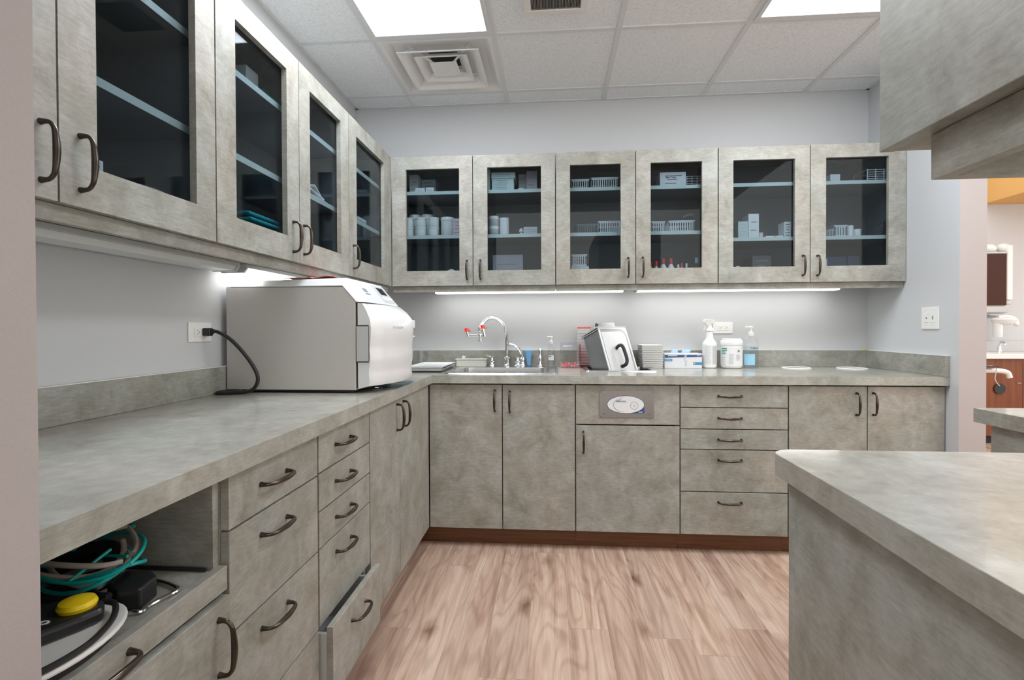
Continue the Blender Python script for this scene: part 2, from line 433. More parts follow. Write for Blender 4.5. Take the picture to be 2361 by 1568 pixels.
# ------------------------------------------------------------------ structure
struct('floor', MB().box(-.80, 9.2, -6.2, 3.4, -.05, 0), FLOORM)
struct('wall_left', MB().box(-.80, -DEP, -3.6, .80, 0, 3.1), WALL)
struct('wall_back', MB().box(-DEP, XR, DEP, .80, 0, 3.1), WALL)
mbw = MB().box(XR, 2.675, -.053, 3.4, 0, 3.1)
o = struct('wall_right', mbw, [WALL, PINKW])
for p in o.data.polygons:
    if p.normal.y < -.9: p.material_index = 1
mbw = MB().box(-DEP, .02, -2.23, JY, 0, ZC)
o = struct('wall_front', mbw, [WALL, PINKW])
for p in o.data.polygons:
    if p.normal.x > .9 or p.normal.y < -.9: p.material_index = 1
struct('rear_light_block', MB().box(-DEP, 9.2, -3.72, -3.60, 0, 1.05), WALL)  # unseen half wall, added to keep low ambient light off the lower cabinets
struct('wall_far', MB().box(2.675, 9.2, 3.2, 3.4, 0, 3.1), WALL)
struct('trim_2', MB().box(5.17, 9.05, -.5, 3.2, 2.45, 3.0), [ORANGE])
cm = MB()
holes = {(-0, -0)}
xs = [-DEP] + [G0 + TS * i for i in range(0, 5)] + [2.675]
ys = [DEP] + [H0 - TS * j for j in range(0, 7)]
for i in range(len(xs) - 1):
    for j in range(len(ys) - 1):
        if i == 1 and j == 1: continue            # the air diffuser hangs in this bay
        cm.box(xs[i], xs[i + 1], ys[j + 1], ys[j], ZC, ZC + .018)
struct('ceiling', cm, CEILM)
tm = MB()
for x in xs[1:-1]: tm.box(x - .012, x + .012, ys[-1], DEP - .001, ZC - .006, ZC + .001)
for y in ys[1:-1]: tm.box(-DEP + .001, 2.60, y - .012, y + .012, ZC - .0055, ZC + .001)
tm.box(-DEP, -DEP + .018, ys[-1], DEP, ZC - .005, ZC + .001); tm.box(-DEP, XR, DEP - .018, DEP, ZC - .005, ZC + .001)
tm.box(XR - .018, XR, -.053, DEP, ZC - .005, ZC + .001)
struct('trim_1', tm, TBAR)

# ------------------------------------------------------------------ ceiling fixtures
def troffer(cx, y1, label, z=ZC, L=1.22):
    x0, x1 = cx - .305, cx + .305; y0 = y1 - L
    t = T('ceiling_light', label, 'ceiling light', (cx, (y0 + y1) / 2, z), 'recessed ceiling light panels')
    fr = MB(); a = .036; zb = z - .012
    fr.box(x0 + .012, x1 - .012, y1 - .012 - a, y1 - .012, zb, z - .001); fr.box(x0 + .012, x1 - .012, y0 + .012, y0 + .012 + a, zb, z - .001)
    fr.box(x0 + .012, x0 + .012 + .02, y0 + .012 + a, y1 - .012 - a, zb, z - .001); fr.box(x1 - .032, x1 - .012, y0 + .012 + a, y1 - .012 - a, zb, z - .001)
    t.part('frame', fr, TBAR, .002)
    t.part('diffuser', MB().box(x0 + .033, x1 - .033, y0 + .049, y1 - .049, z - .008, z - .003), LIGHT)
YL = H0 - TS
troffer(G0 + .305, YL, 'recessed light panel in the lab ceiling, beside the square air diffuser')
troffer(G0 + TS * 3 + .305, YL, 'recessed light panel in the lab ceiling, partly hidden by the hanging cabinet')
troffer(6.0, 2.0, 'unseen light panel added in the low ceiling of the treatment room', 2.45)  # out-of-view lamp added to light the far room

# four-way square diffuser
dx, dy = G0 + .305, H0 - .305
t = T('air_diffuser', 'square white four-way air diffuser with nested louvres in the ceiling', 'air vent', (dx, dy, ZC))
def sqring(mb, a0, z0, a1, z1, th=.004, m=0):
    for k in range(4):
        def q(a, z, s): 
            p = [(-a, -a), (a, -a), (a, a), (-a, a)][s % 4]; return (dx + p[0], dy + p[1], z)
        mb.add([q(a0, z0, k), q(a0, z0, k + 1), q(a1, z1, k + 1), q(a1, z1, k), q(a0, z0 + th, k), q(a0, z0 + th, k + 1), q(a1, z1 + th, k + 1), q(a1, z1 + th, k)],
               [(0, 1, 2, 3), (7, 6, 5, 4), (0, 4, 5, 1), (3, 2, 6, 7)], m)
pan = MB(); sqring(pan, .293, ZC - .004, .272, ZC - .002); sqring(pan, .272, ZC - .002, .240, ZC + .030); sqring(pan, .240, ZC + .030, .080, ZC + .046)
t.part('pan', pan, DIFF)
nk = MB().lathe([(.118, ZC + .052), (.118, ZC + .18)], (dx, dy, 0), 28); nk.box(dx - .27, dx + .27, dy - .27, dy + .27, ZC + .18, ZC + .185)
t.part('duct', nk, DARKV)
for a, zz in ((.215, .0), (.142, .012)):
    lv = MB(); sqring(lv, a, ZC - .022 + zz, a - .012, ZC - .020 + zz); sqring(lv, a - .012, ZC - .020 + zz, a - .060, ZC + .022 + zz)
    t.part('louvre', lv, DIFF, 0)
cp = MB(); sqring(cp, .075, ZC - .008, .055, ZC - .005); cp.box(dx - .056, dx + .056, dy - .056, dy + .056, ZC - .006, ZC - .001)
t.part('centre_plate', cp, DIFF, .002)
sp = MB()
for sx_, sy_ in ((1, 1), (1, -1), (-1, 1), (-1, -1)):
    sp.tube([(dx + sx_ * .05, dy + sy_ * .05, ZC), (dx + sx_ * .17, dy + sy_ * .17, ZC + .04)], .006, 6)
for k in range(8):
    sp.tube([(dx, dy, ZC + .09), (dx + .115 * math.cos(k * PI / 4), dy + .115 * math.sin(k * PI / 4), ZC + .10)], .005, 5)
t.part('damper', sp, DIFF)

# exhaust grille in the next tile
gx0, gx1, gy1 = .505, .795, -.275; gy0 = gy1 - .29
t = T('exhaust_grille', 'small square exhaust grille with white frame in a ceiling tile', 'air vent', ((gx0 + gx1) / 2, (gy0 + gy1) / 2, ZC))
fr = MB(); e = .034; z0, z1 = ZC - .014, ZC - .0005
fr.box(gx0, gx1, gy1 - e, gy1, z0, z1); fr.box(gx0, gx1, gy0, gy0 + e, z0, z1); fr.box(gx0, gx0 + e, gy0 + e, gy1 - e, z0, z1); fr.box(gx1 - e, gx1, gy0 + e, gy1 - e, z0, z1)
t.part('frame', fr, WHITE, .003)
gr = MB(); gr.box(gx0 + e, gx1 - e, gy0 + e, gy1 - e, ZC - .004, ZC - .002)
n = 34
for k in range(n):
    x = gx0 + e + (gx1 - gx0 - 2 * e) * (k + .5) / n; gr.box(x - .0012, x + .0012, gy0 + e, gy1 - e, ZC - .010, ZC - .004, 1)
t.part('grille', gr, [DARKV, mat('grille_slats', (.30, .29, .27), .6)])

# ------------------------------------------------------------------ cabinets
def carcass(side, u0, u1, vb, vf, z0, z1, m=0, panel=.018, top=True):
    """open-fronted box: vb = back depth, vf = front depth"""
    mb = MB()
    fbox(mb, side, u0 + .0005, u0 + panel, vb, vf, z0, z1); fbox(mb, side, u1 - panel, u1 - .0005, vb, vf, z0, z1)
    fbox(mb, side, u0 + panel, u1 - panel, vb, vf, z0, z0 + panel)
    if top: fbox(mb, side, u0 + panel, u1 - panel, vb, vf, z1 - panel, z1)
    fbox(mb, side, u0 + panel, u1 - panel, vb, vb + .008, z0 + panel, z1 - (panel if top else 0))
    return mb
g = .0022
def door(t, side, u0, u1, z0, z1, v=FV, th=.019, hu=None, hz=None, name='door', vert=True, hm=None, L=.108):
    mb = fbox(MB(), side, u0 + g, u1 - g, v - th, v, z0 + g, z1 - g)
    d = t.part(name, mb, LAM, .0012)
    if hu is not None: t.part('handle', handle_mb(side, hu, v, hz, vert, L), hm or BRONZE, smooth=True, under=d)
    return d
ZB0, ZB1 = .102, .866
BV0, BV1 = -DEP + .002, FV - .0195
def base(side, u0, u1, label, cat='base cabinet', name='base_cabinet', kick=True, ku0=None, ku1=None, v0=None):
    c = P(side, (u0 + u1) / 2, (BV0 + BV1) / 2, 0)
    t = T(name, label, cat, c)
    t.part('carcass', carcass(side, u0, u1, BV0, BV1, ZB0, CT - TH - .001, top=False), LAM)
    if kick:
        t.part('toe_kick', fbox(MB(), side, ku0 if ku0 is not None else u0, ku1 if ku1 is not None else u1, FV - .085, FV - .070, .0, ZB0 - .0005), KICK)
    return t

# left run, from the doorway to the corner
t = base('L', JY + .002, -1.6605, 'open cabinet nearest the doorway with a pull-out tray full of cords above a door', 'cabinet', 'open_cabinet')
niche = MB(); fbox(niche, 'L', JY + .02, -1.679, BV0 + .01, BV1 - .01, .600, .618)
t.part('divider_shelf', niche, LAM)
tr = MB(); fbox(tr, 'L', JY + .022, -1.684, -.60, FV - .0205, .664, .6815)
tray = t.part('pull_out_tray', tr, LAM)
d = t.part('tray_front', fbox(MB(), 'L', JY + .006, -1.6625, FV - .02, FV, .636, .684), LAM, .0012, under=tray)
t.part('handle', handle_mb('L', -1.958, FV, .661, False), BRONZE, smooth=True, under=tray)
door(t, 'L', JY + .004, -1.6605, ZB0, .628, v=FV + .006, hu=-1.700, hz=.539)

def drawers(side, u0, u1, zs, t, uc, skip=(), hm=None, gold=()):
    for i in range(len(zs) - 1):
        if i in skip: continue
        zt, zb = zs[i], zs[i + 1]
        hz = zt - .052 if i else zt - .055
        d = t.part('drawer', fbox(MB(), side, u0 + g, u1 - g, FV - .019, FV, zb + g, zt - g), LAM, .0012)
        hh = hz
        t.part('handle', handle_mb(side, uc, FV, hh, False, .112), GOLDBR if i in gold else BRONZE, smooth=True, under=d)
t = base('L', -1.660, -1.2585, 'drawer cabinet with four wide drawers between the open cabinet and the narrow drawers', 'drawer cabinet', 'drawer_cabinet')
drawers('L', -1.658, -1.2605, [ZB1, .749, .536, .314, ZB0], t, -1.486)
t = base('L', -1.2565, -.8535, 'narrow five-drawer cabinet left of the autoclave end, its bottom drawer pulled slightly open', 'drawer cabinet', 'drawer_cabinet')
drawers('L', -1.256, -.8545, [ZB1, .752, .643, .537, .316, ZB0], t, -1.088, skip=(4,))
bd = MB(); fbox(bd, 'L', -1.252, -.8585, FV + .018, FV + .037, ZB0 + .01, .318)
db = t.part('drawer', bd, LAM, .0012, label='bottom drawer standing slightly open')
bx_ = MB()
fbox(bx_, 'L', -1.232, -1.220, -.55, FV + .0175, .13, .285); fbox(bx_, 'L', -.890, -.878, -.55, FV + .0175, .13, .285)
fbox(bx_, 'L', -1.220, -.890, -.55, FV + .0175, .13, .138); fbox(bx_, 'L', -1.220, -.890, -.55, -.538, .138, .285)
t.part('drawer_box', bx_, WHITE, under=db)
t.part('handle', handle_mb('L', -1.062, FV + .037, .262, False, .112), BRONZE, smooth=True, under=db)
t = base('L', -.8525, .640, 'tall two-door base cabinet in the inner corner under the autoclave', ku1=.110)
door(t, 'L', -.8515, -.4875, ZB0, ZB1, hu=-.532, hz=.786)
door(t, 'L', -.4875, .0255, ZB0, ZB1, hu=-.441, hz=.787)

# back run
t = base('B', -.0225, .7475, 'two-door base cabinet under the stainless sink', ku0=-.0925)
door(t, 'B', -.0225, .367, ZB0, ZB1, hu=.328, hz=.779, hm=None); door(t, 'B', .367, .747, ZB0, ZB1, hu=.407, hz=.774)
t = base('B', .7485, 1.2785, 'base cabinet with an upper fixed panel and one door, below the steel lids')
door(t, 'B', .749, 1.278, .660, ZB1, name='fixed_panel')
door(t, 'B', .749, 1.278, ZB0, .657, hu=.789, hz=.567)
t = base('B', 1.2795, 1.8105, 'five-drawer cabinet in the back run, below the spray bottle', 'drawer cabinet', 'drawer_cabinet')
drawers('B', 1.279, 1.8095, [ZB1, .752, .6425, .5385, .323, ZB0], t, 1.525)
t = base('B', 1.8115, XR - .003, 'two-door base cabinet against the right wall, below the round counter openings')
door(t, 'B', 1.811, 2.187, ZB0, ZB1, hu=2.135, hz=.776); door(t, 'B', 2.187, XR - .004, ZB0, ZB1, hu=2.214, hz=.777)

# worktop, one continuous L with backsplash
wt = MB(); z0 = CT - TH
HX0, HX1, HY0, HY1 = .085, .615, .125, .525      # sink cut-out
UX0, UX1, UY0, UY1 = .84, 1.19, .285, .565       # basin cut-out
wt.box(-DEP + .001, 0, JY + .002, DEP - .001, z0, CT)
wt.box(0, XR - .001, 0, .125, z0, CT); wt.box(0, XR - .001, .565, DEP - .001, z0, CT)
wt.box(0, HX0, .125, .565, z0, CT); wt.box(HX0, HX1, HY1, .565, z0, CT)
wt.box(HX1, UX0, .125, .565, z0, CT); wt.box(UX0, UX1, .125, UY0, z0, CT); wt.box(UX1, XR - .001, .125, .565, z0, CT)
t = T('worktop', 'continuous L-shaped stone-pattern laminate worktop with a low backsplash', 'countertop', (0, 0, CT))
t.part('top', wt, LAMTOP)
bs = MB(); bs.box(-DEP + .001, -DEP + .020, JY + .003, DEP - .001, CT + .0003, 1.016); bs.box(-DEP + .020, XR - .02, DEP - .020, DEP - .001, CT + .0003, 1.016); bs.box(XR - .020, XR - .001, .002, DEP - .001, CT + .0003, 1.016)
t.part('backsplash', bs, LAM, .0012)
ca = MB(); ca.box(-DEP + .001, -DEP + .021, JY + .003, DEP - .02, 1.016, 1.0185); ca.box(-DEP + .02, XR - .02, DEP - .021, DEP - .001, 1.016, 1.0185); ca.box(XR - .021, XR - .001, .002, DEP - .02, 1.016, 1.0185)
t.part('caulk_line', ca, mat('caulk', (.72, .74, .72), .5))

# upper cabinets with glass doors
def glass_door(t, side, u0, u1, gu0, gu1, hu, v=UV, z0=ZU0, z1=ZU1, gz0=1.496, gz1=2.091, hz=1.499, solid=False):
    th = .019; mb = MB(); a, b = u0 + g, u1 - g; zz0, zz1 = z0 + .0005, z1 - .001
    fbox(mb, side, a, b, v - th, v, zz0, gz0); fbox(mb, side, a, b, v - th, v, gz1, zz1)
    fbox(mb, side, a, gu0, v - th, v, gz0, gz1); fbox(mb, side, gu1, b, v - th, v, gz0, gz1)
    d = t.part('door', mb, LAM)
    fbox_ = fbox(MB(), side, gu0 - .006, gu1 + .006, v - th - .0045, v - th - .0005, gz0 - .006, gz1 + .006)
    t.part('glass_pane', fbox_, GLASS, under=d)
    t.part('handle', handle_mb(side, hu, v, hz, True), BRONZE, smooth=True, under=d)
    return d
VB = -DEP + .002
def upper(side, u0, u1, label, shelves=(1.7005, 1.9605), s2=None, umid=None, holes=None):
    c = P(side, (u0 + u1) / 2, (VB + UV) / 2, ZU0)
    t = T('wall_cabinet', label, 'wall cabinet', c)
    vf = UV - .0245
    mb = carcass(side, u0, u1, VB, vf, ZU0, ZU1)
    t.part('carcass', mb, [LAM])
    ln = MB()   # thin dark sheets standing in for the unlit interior
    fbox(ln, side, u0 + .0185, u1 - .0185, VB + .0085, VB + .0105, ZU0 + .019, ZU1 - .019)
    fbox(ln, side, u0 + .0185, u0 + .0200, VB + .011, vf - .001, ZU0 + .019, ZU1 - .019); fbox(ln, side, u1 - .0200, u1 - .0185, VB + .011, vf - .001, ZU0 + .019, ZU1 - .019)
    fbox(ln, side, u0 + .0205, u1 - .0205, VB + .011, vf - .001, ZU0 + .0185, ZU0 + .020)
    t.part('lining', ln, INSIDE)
    for z in shelves:
        sh = MB(); fbox(sh, side, u0 + .022, u1 - .022, VB + .012, vf - .012, z - .010, z + .010, 0); fbox(sh, side, u0 + .022, u1 - .022, vf - .0118, vf - .0108, z - .010, z + .010, 1)
        t.part('shelf', sh, [INSIDE, SHELF])
    rl = MB(); fbox(rl, side, u0, u1, UV - .040, UV - .022, 1.374, ZU0 - .0005)
    t.part('light_rail', rl, LAM)
    return t
t = upper('L', JY + .002, -1.2655, 'glass-door wall cabinet nearest the doorway with mostly empty shelves')
glass_door(t, 'L', JY + .002, -1.730, -2.0, -1.812, -1.764, hz=1.495)
glass_door(t, 'L', -1.730, -1.2655, -1.645, -1.345, -1.684, hz=1.497)
# rows of shelf-pin holes on the side panel
for k in range(15): t.part('shelf_pin_hole', MB().lathe([(.003, 0), (.003, .0008)], (UV - .06, -1.2868, 1.50 + k * .04), 8, 'y'), BLACK)
t = upper('L', -1.2645, -.3185, 'glass-door wall cabinet above the autoclave with teal cloths at the bottom')
glass_door(t, 'L', -1.2645, -.787, -1.172, -.875, -.837, hz=1.498); glass_door(t, 'L', -.787, -.3185, -.700, -.408, -.756, hz=1.500)
t = upper('L', -.3175, .310, 'single glass-door wall cabinet in the inner corner')
glass_door(t, 'L', -.3175, .268, -.223, .185, -.270, hz=1.502)
fl = MB(); fbox(fl, 'L', .270, .311, UV - .019, UV, ZU0, ZU1 - .001); t.part('filler_strip', fl, LAM)
t = upper('B', -.3108, .6495, 'glass-door wall cabinet in the back row next to the corner, holding round white tubs')
glass_door(t, 'B', -.3108, .171, -.225, .091, .136, hz=1.499); glass_door(t, 'B', .171, .6495, .256, .567, .2145, hz=1.5)
t = upper('B', .6505, 1.5565, 'glass-door wall cabinet in the back row holding slotted baskets on both shelves')
glass_door(t, 'B', .6505, 1.1025, .733, 1.019, 1.060, hz=1.502); glass_door(t, 'B', 1.1025, 1.5565, 1.186, 1.469, 1.141, hz=1.503)
t = upper('B', 1.5575, XR - .002, 'glass-door wall cabinet in the back row against the right wall', shelves=(1.656, 1.962))
glass_door(t, 'B', 1.5575, 2.0505, 1.639, 1.969, 2.011, hz=1.5); glass_door(t, 'B', 2.0505, XR - .002, 2.134, 2.460, 2.0885, hz=1.499)

# hanging double-sided cabinet over the peninsula
t = T('hanging_cabinet', 'large stone-laminate cabinet hanging over the peninsula, seen from below', 'cabinet', (1.45, -2.6, ZU0))
c0, c1, cy0, cy1 = 1.094, 1.72, -3.30, -1.880
hb = MB(); hb.box(c0 + .020, c1 - .02, cy0, cy1, ZU0 + .002, 2.165); t.part('carcass', hb, LAM)
for a, b in ((cy1 - .47, cy1), (cy1 - .945, cy1 - .4735), (cy0, cy1 - .949)):
    t.part('door', MB().box(c0, c0 + .019, a, b, ZU0, 2.163), LAM, .0012)
rl = MB(); rl.box(1.122, 1.140, cy0, cy1 - .060, 1.352, ZU0 + .001); rl.box(1.140, c1 - .03, cy1 - .078, cy1 - .060, 1.352, ZU0 + .001); rl.box(c1 - .048, c1 - .03, cy0, cy1 - .078, 1.352, ZU0 + .001)
t.part('light_rail', rl, LAM)
t.part('under_panel', MB().box(1.142, c1 - .05, cy0, cy1 - .08, 1.392, 1.398), WHITE)

# peninsula in the foreground
def rounded_rect(x0, x1, y0, y1, r, corners=(1, 1, 1, 1), n=8):
    pts = []
    for (cx, cy, a), k in zip(((x1, y1, 0), (x0, y1, 90), (x0, y0, 180), (x1, y0, 270)), corners):
        if not k: pts.append((cx, cy)); continue
        sx_ = -1 if cx == x1 else 1; sy_ = -1 if cy == y1 else 1
        for i in range(n + 1):
            q = math.radians(a + 90 * i / n); pts.append((cx + sx_ * r + r * math.cos(q), cy + sy_ * r + r * math.sin(q)))
    return pts
t = T('peninsula', 'large stone-laminate peninsula counter with a rounded corner, nearest the camera', 'counter', (1.5, -2.4, 0))
t.part('top', MB().prism(rounded_rect(1.068, 1.885, -3.30, -1.568, .045, (0, 1, 0, 0)), 'z', CT - TH, CT), LAMTOP, .0012)
t.part('body', MB().box(1.096, 1.880, -3.28, -1.600, .0, CT - TH - .0005), LAM)
t = T('side_counter', 'second laminate counter beyond the peninsula, in front of the wall end', 'counter', (2.2, -1.6, 0))
t.part('top', MB().box(1.905, 2.60, -3.30, -.985, CT - TH, CT), LAMTOP, .0012)
t.part('body', MB().box(1.935, 2.58, -3.28, -1.012, 0, CT - TH - .0005), LAM)

# ------------------------------------------------------------------ under-cabinet lights
def undercab(side, u0, u1, v0, v1, label, lit, zb=1.3755):
    t = T('under_cabinet_light', label, 'under-cabinet light', P(side, (u0 + u1) / 2, (v0 + v1) / 2, ZU0), 'strip lights under the wall cabinets')
    hs = MB(); fbox(hs, side, u0, u1, v0, v1, 1.392, ZU0 - .0005)
    t.part('housing', hs, PANELL, .002)
    ln = MB()
    poly = [(v0 + .004, 1.3915), (v0 + .016, zb), (v1 - .016, zb), (v1 - .004, 1.3915)]
    if side == 'L': ln.prism(poly, 'y', u0 + .012, u1 - .012)
    else: ln.prism([(-a, b) for a, b in poly], 'x', u0 + .012, u1 - .012)
    t.part('lens', ln, TUBE if lit else OFFL)
    for a, b in ((u0, u0 + .0115), (u1 - .0115, u1)):
        c = MB()
        pl = [(v0, 1.3915), (v0 + .013, zb - .002), (v1 - .013, zb - .002), (v1, 1.3915)]
        if side == 'L': c.prism(pl, 'y', a, b)
        else: c.prism([(-p, q) for p, q in pl], 'x', a, b)
        t.part('end_cap', c, LGREY)
undercab('L', -2.04, -.84, -.628, -.515, 'unlit white strip light under the left wall cabinets near the doorway', False)
undercab('L', -.80, -.02, -.628, -.515, 'lit strip light under the left wall cabinets above the autoclave', True)
undercab('B', -.10, 1.065, -.560, -.455, 'lit strip light under the back wall cabinets above the sink', True)
undercab('B', 1.125, 2.30, -.560, -.455, 'lit strip light under the back wall cabinets above the wipes tub', True)

# ------------------------------------------------------------------ wall plates
def plate(side, u0, u1, v, z0, z1, label, cat, name, kind):
    t = T(name, label, cat, P(side, (u0 + u1) / 2, v, (z0 + z1) / 2))
    t.part('cover_plate', fbox(MB(), side, u0, u1, v + .0003, v + .006, z0, z1), WHITE, .0015)
    uc, zc = (u0 + u1) / 2, (z0 + z1) / 2
    if kind == 'h':
        t.part('receptacle', fbox(MB(), side, uc - .034, uc + .034, v + .0062, v + .0085, zc - .0165, zc + .0165), WHITE, .001)
        s = MB()
        for k in (-.019, .015):
            fbox(s, side, uc + k - .004, uc + k + .003, v + .0086, v + .0090, zc + .006, zc + .0078); fbox(s, side, uc + k - .004, uc + k + .004, v + .0086, v + .0090, zc - .0078, zc - .006)
            fbox(s, side, uc + k + .007, uc + k + .0105, v + .0086, v + .0090, zc - .002, zc + .002)
        t.part('slots', s, INKD)
    else:
        for k in (-.023, .023):
            t.part('socket', fbox(MB(), side, uc + k - .014, uc + k + .014, v + .0062, v + .008, zc - .022, zc + .022), WHITE, .001)
        s = MB(); fbox(s, side, uc - .027, uc - .019, v + .0081, v + .0086, zc - .008, zc + .010); fbox(s, side, uc + .016, uc + .024, v + .0081, v + .0086, zc - .004, zc + .006)
        for zz in (.038, -.038):
            fbox(s, side, uc - .024, uc - .022, v + .0061, v + .0066, zc + zz - .001, zc + zz + .001); fbox(s, side, uc + .022, uc + .024, v + .0061, v + .0066, zc + zz - .001, zc + zz + .001)
        t.part('slots', s, INK)
    return t
plate('L', -.927, -.805, -DEP, 1.115, 1.186, 'white wall outlet with a black plug in it, left of the autoclave', 'outlet', 'wall_outlet', 'h')
plate('B', 1.632, 1.751, -DEP, 1.121, 1.192, 'white wall outlet on the back wall behind the spray bottle', 'outlet', 'wall_outlet', 'h')
plate('R', .070, .190, -XR, 1.147, 1.259, 'white double jack plate on the right wall', 'wall plate', 'wall_plate', 'v')

# ------------------------------------------------------------------ autoclave
ay0, ay1 = -.745, -.312; ax0, ax1 = -.634, -.112
t = T('autoclave', 'grey and white tabletop steam autoclave on the left worktop', 'autoclave', ((ax0 + ax1) / 2, (ay0 + ay1) / 2, CT))
body = MB().prism([(ax0, .926), (ax0, 1.322), (-.168, 1.322), (-.1165, 1.262), (-.1165, .926)], 'y', ay0, ay1)
t.part('side_casing', body, GREYP, .002)
bc = .020
def cap(mb):  # bevelled top hood
    lo = [(ax0, 1.3235), (ax0 + .015, 1.347), (-.158, 1.357), (-.0755, 1.262), (-.1145, 1.262), (-.1680, 1.3235)]
    n = len(lo); vs = []
    for y, k in ((ay0 - .001, 0), (ay0 + bc, 1), (ay1 - bc, 1), (ay1 + .001, 0)):
        for i, (x, z) in enumerate(lo):
            if k == 0 and i == 1: x, z = ax0 + .002, 1.325
            if k == 0 and i == 2: x, z = -.1670, 1.3275
            if k == 0 and i == 3: x, z = -.1105, 1.264
            vs.append((x, y, z))
    fs = [tuple(range(n)), tuple(range(3 * n, 4 * n))[::-1]]
    for a in range(3):
        for i in range(n): fs.append((a * n + i, a * n + (i + 1) % n, (a + 1) * n + (i + 1) % n, (a + 1) * n + i))
    return mb.add(vs, fs)
hood = t.part('hood', cap(MB()), WHITE2, .0015)
# control panel on the slanted face: from (-.158,1.357) to (-.0755,1.262)
d1 = Vector((.0825, 0, -.095)).normalized(); nrm = Vector((.095, 0, .0825)).normalized()
def slant(mb, s0, s1, y0, y1, h0=.0003, h1=.001, m=0):
    b0 = Vector((-.158, 0, 1.357))
    vs = []
    for h in (h0, h1):
        for s_, y in ((s0, y0), (s1, y0), (s1, y1), (s0, y1)):
            p = b0 + d1 * s_ + nrm * h; vs.append((p.x, y, p.z))
    return mb.add(vs, [(0, 1, 2, 3), (7, 6, 5, 4), (0, 4, 5, 1), (1, 5, 6, 2), (2, 6, 7, 3), (3, 7, 4, 0)], m)
pm = MB(); slant(pm, .012, .112, -.49, -.345)
pn = t.part('control_panel', pm, LGREY, under=hood)
t.part('display', slant(MB(), .024, .066, -.455, -.375, .0012, .0018), BLACK, under=hood)
bt = MB()
for k in range(4): slant(bt, .078, .094, -.474 + k * .032, -.450 + k * .032, .0012, .002)
t.part('buttons', bt, WHITE, under=hood)
lg = MB(); slant(lg, .045, .064, -.650, -.610, .0004, .0009); slant(lg, .072, .078, -.655, -.603, .0004, .0009)
t.part('logo_mark', lg, INK, under=hood)
# door
prof = [(-.100, .932), (-.056, .942), (-.051, .958), (-.054, .985), (-.0535, 1.005), (-.0485, 1.03), (-.0475, 1.055), (-.051, 1.08), (-.049, 1.10), (-.0455, 1.13), (-.044, 1.16), (-.050, 1.20), (-.066, 1.232), (-.085, 1.2575), (-.108, 1.2590)]
dm = MB(); NY = 14; vs = []; fs = []; n = len(prof) + 1
for j in range(NY + 1):
    q = j / NY; y = ay0 + .001 + (ay1 - ay0 - .002) * q
    bul = .050 * (1 - (2 * q - 1) ** 2) + .030 * q
    edge = min(q, 1 - q); bul -= .012 * max(0, 1 - edge / .04)
    for i, (x, z) in enumerate(prof):
        k = min(1, max(0, (x + .11) / .055)); zz = z - (.0 if i else -.0)
        vs.append((x + bul * k, y, zz))
    vs.append((-.1085, y, .932))
for j in range(NY):
    for i in range(n):
        i2 = (i + 1) % n; fs.append((j * n + i, j * n + i2, (j + 1) * n + i2, (j + 1) * n + i))
fs.append(tuple(range(n))); fs.append(tuple(NY * n + i for i in range(n))[::-1])
dm.add(vs, fs)
dr = t.part('front_door', dm, WHITE2, smooth=True)
gp = MB(); gp.box(-.1160, -.1090, ay0 + .003, ay1 - .003, .934, 1.2605); t.part('door_seal', gp, SHADOWGAP)
hg = MB(); hg.box(-.1125, -.066, ay0 - .003, ay0 + .02, 1.036, 1.170, 0)
hg.box(-.112, -.0655, ay0 - .0015, ay0 + .019, 1.170, 1.174, 1); hg.box(-.112, -.0655, ay0 - .0015, ay0 + .019, 1.032, 1.036, 1); hg.box(-.0660, -.0640, ay0 - .0015, ay0 + .019, 1.036, 1.170, 1)
t.part('hinge_cover', hg, [LGREY, SHADOWGAP], .0006)
def fx(q, k=1.0): return .050 * (1 - (2 * q - 1) ** 2) + .030 * q
qh = .82; yh = ay0 + (ay1 - ay0) * qh; xh = -.0535 + fx(qh)
lt = MB(); lt.box(xh - .012, xh + .010, yh - .026, yh + .026, 1.163, 1.197, 0); lt.box(xh - .010, xh + .0045, yh - .024, yh + .024, 1.128, 1.163, 1); lt.box(xh - .012, xh + .010, yh - .027, yh + .027, 1.121, 1.128, 0)
t.part('door_latch', lt, [WHITE, INK], .003, under=dr)
q = .30; yy = ay0 + (ay1 - ay0) * q
tx = text_mb('M11 UltraClave', .016, (-.0405 + fx(q) , yy, 1.165), (.11, 1, 0), (0, 0, 1)); t.part('lettering', tx, INKL, under=dr)
ft = MB()
for x in (-.60, -.16):
    for y in (ay0 + .04, ay1 - .04): ft.lathe([(.014, CT + .0003), (.016, .9258)], (x, y, 0), 12)
t.part('feet', ft, RUBBER)
t.part('base_plate', MB().box(ax0 + .01, -.13, ay0 + .01, ay1 - .01, .918, .9258), SHADOWGAP)

# power cord of the autoclave
t = T('power_cord', 'black power cord looping from the wall outlet down beside the autoclave', 'cord', (-.64, -.84, CT))
pl = MB(); pl.box(-.6495, -.622, -.862, -.838, 1.136, 1.166); t.part('plug', pl, BLACK, .004)
path = [(-.628, -.848, 1.152), (-.600, -.842, 1.150), (-.555, -.826, 1.115), (-.505, -.806, 1.045), (-.476, -.800, .985), (-.484, -.800, .945), (-.515, -.800, .9255), (-.575, -.805, .9215), (-.615, -.818, .9215), (-.629, -.800, .9215), (-.618, -.775, .9215), (-.560, -.762, .9215)]
cp_ = smooth_path(path, 8)
t.part('cable', MB().tube(cp_, [.0095 if i < 5 else .0068 for i in range(len(cp_))], 10), RUBBER, smooth=True)

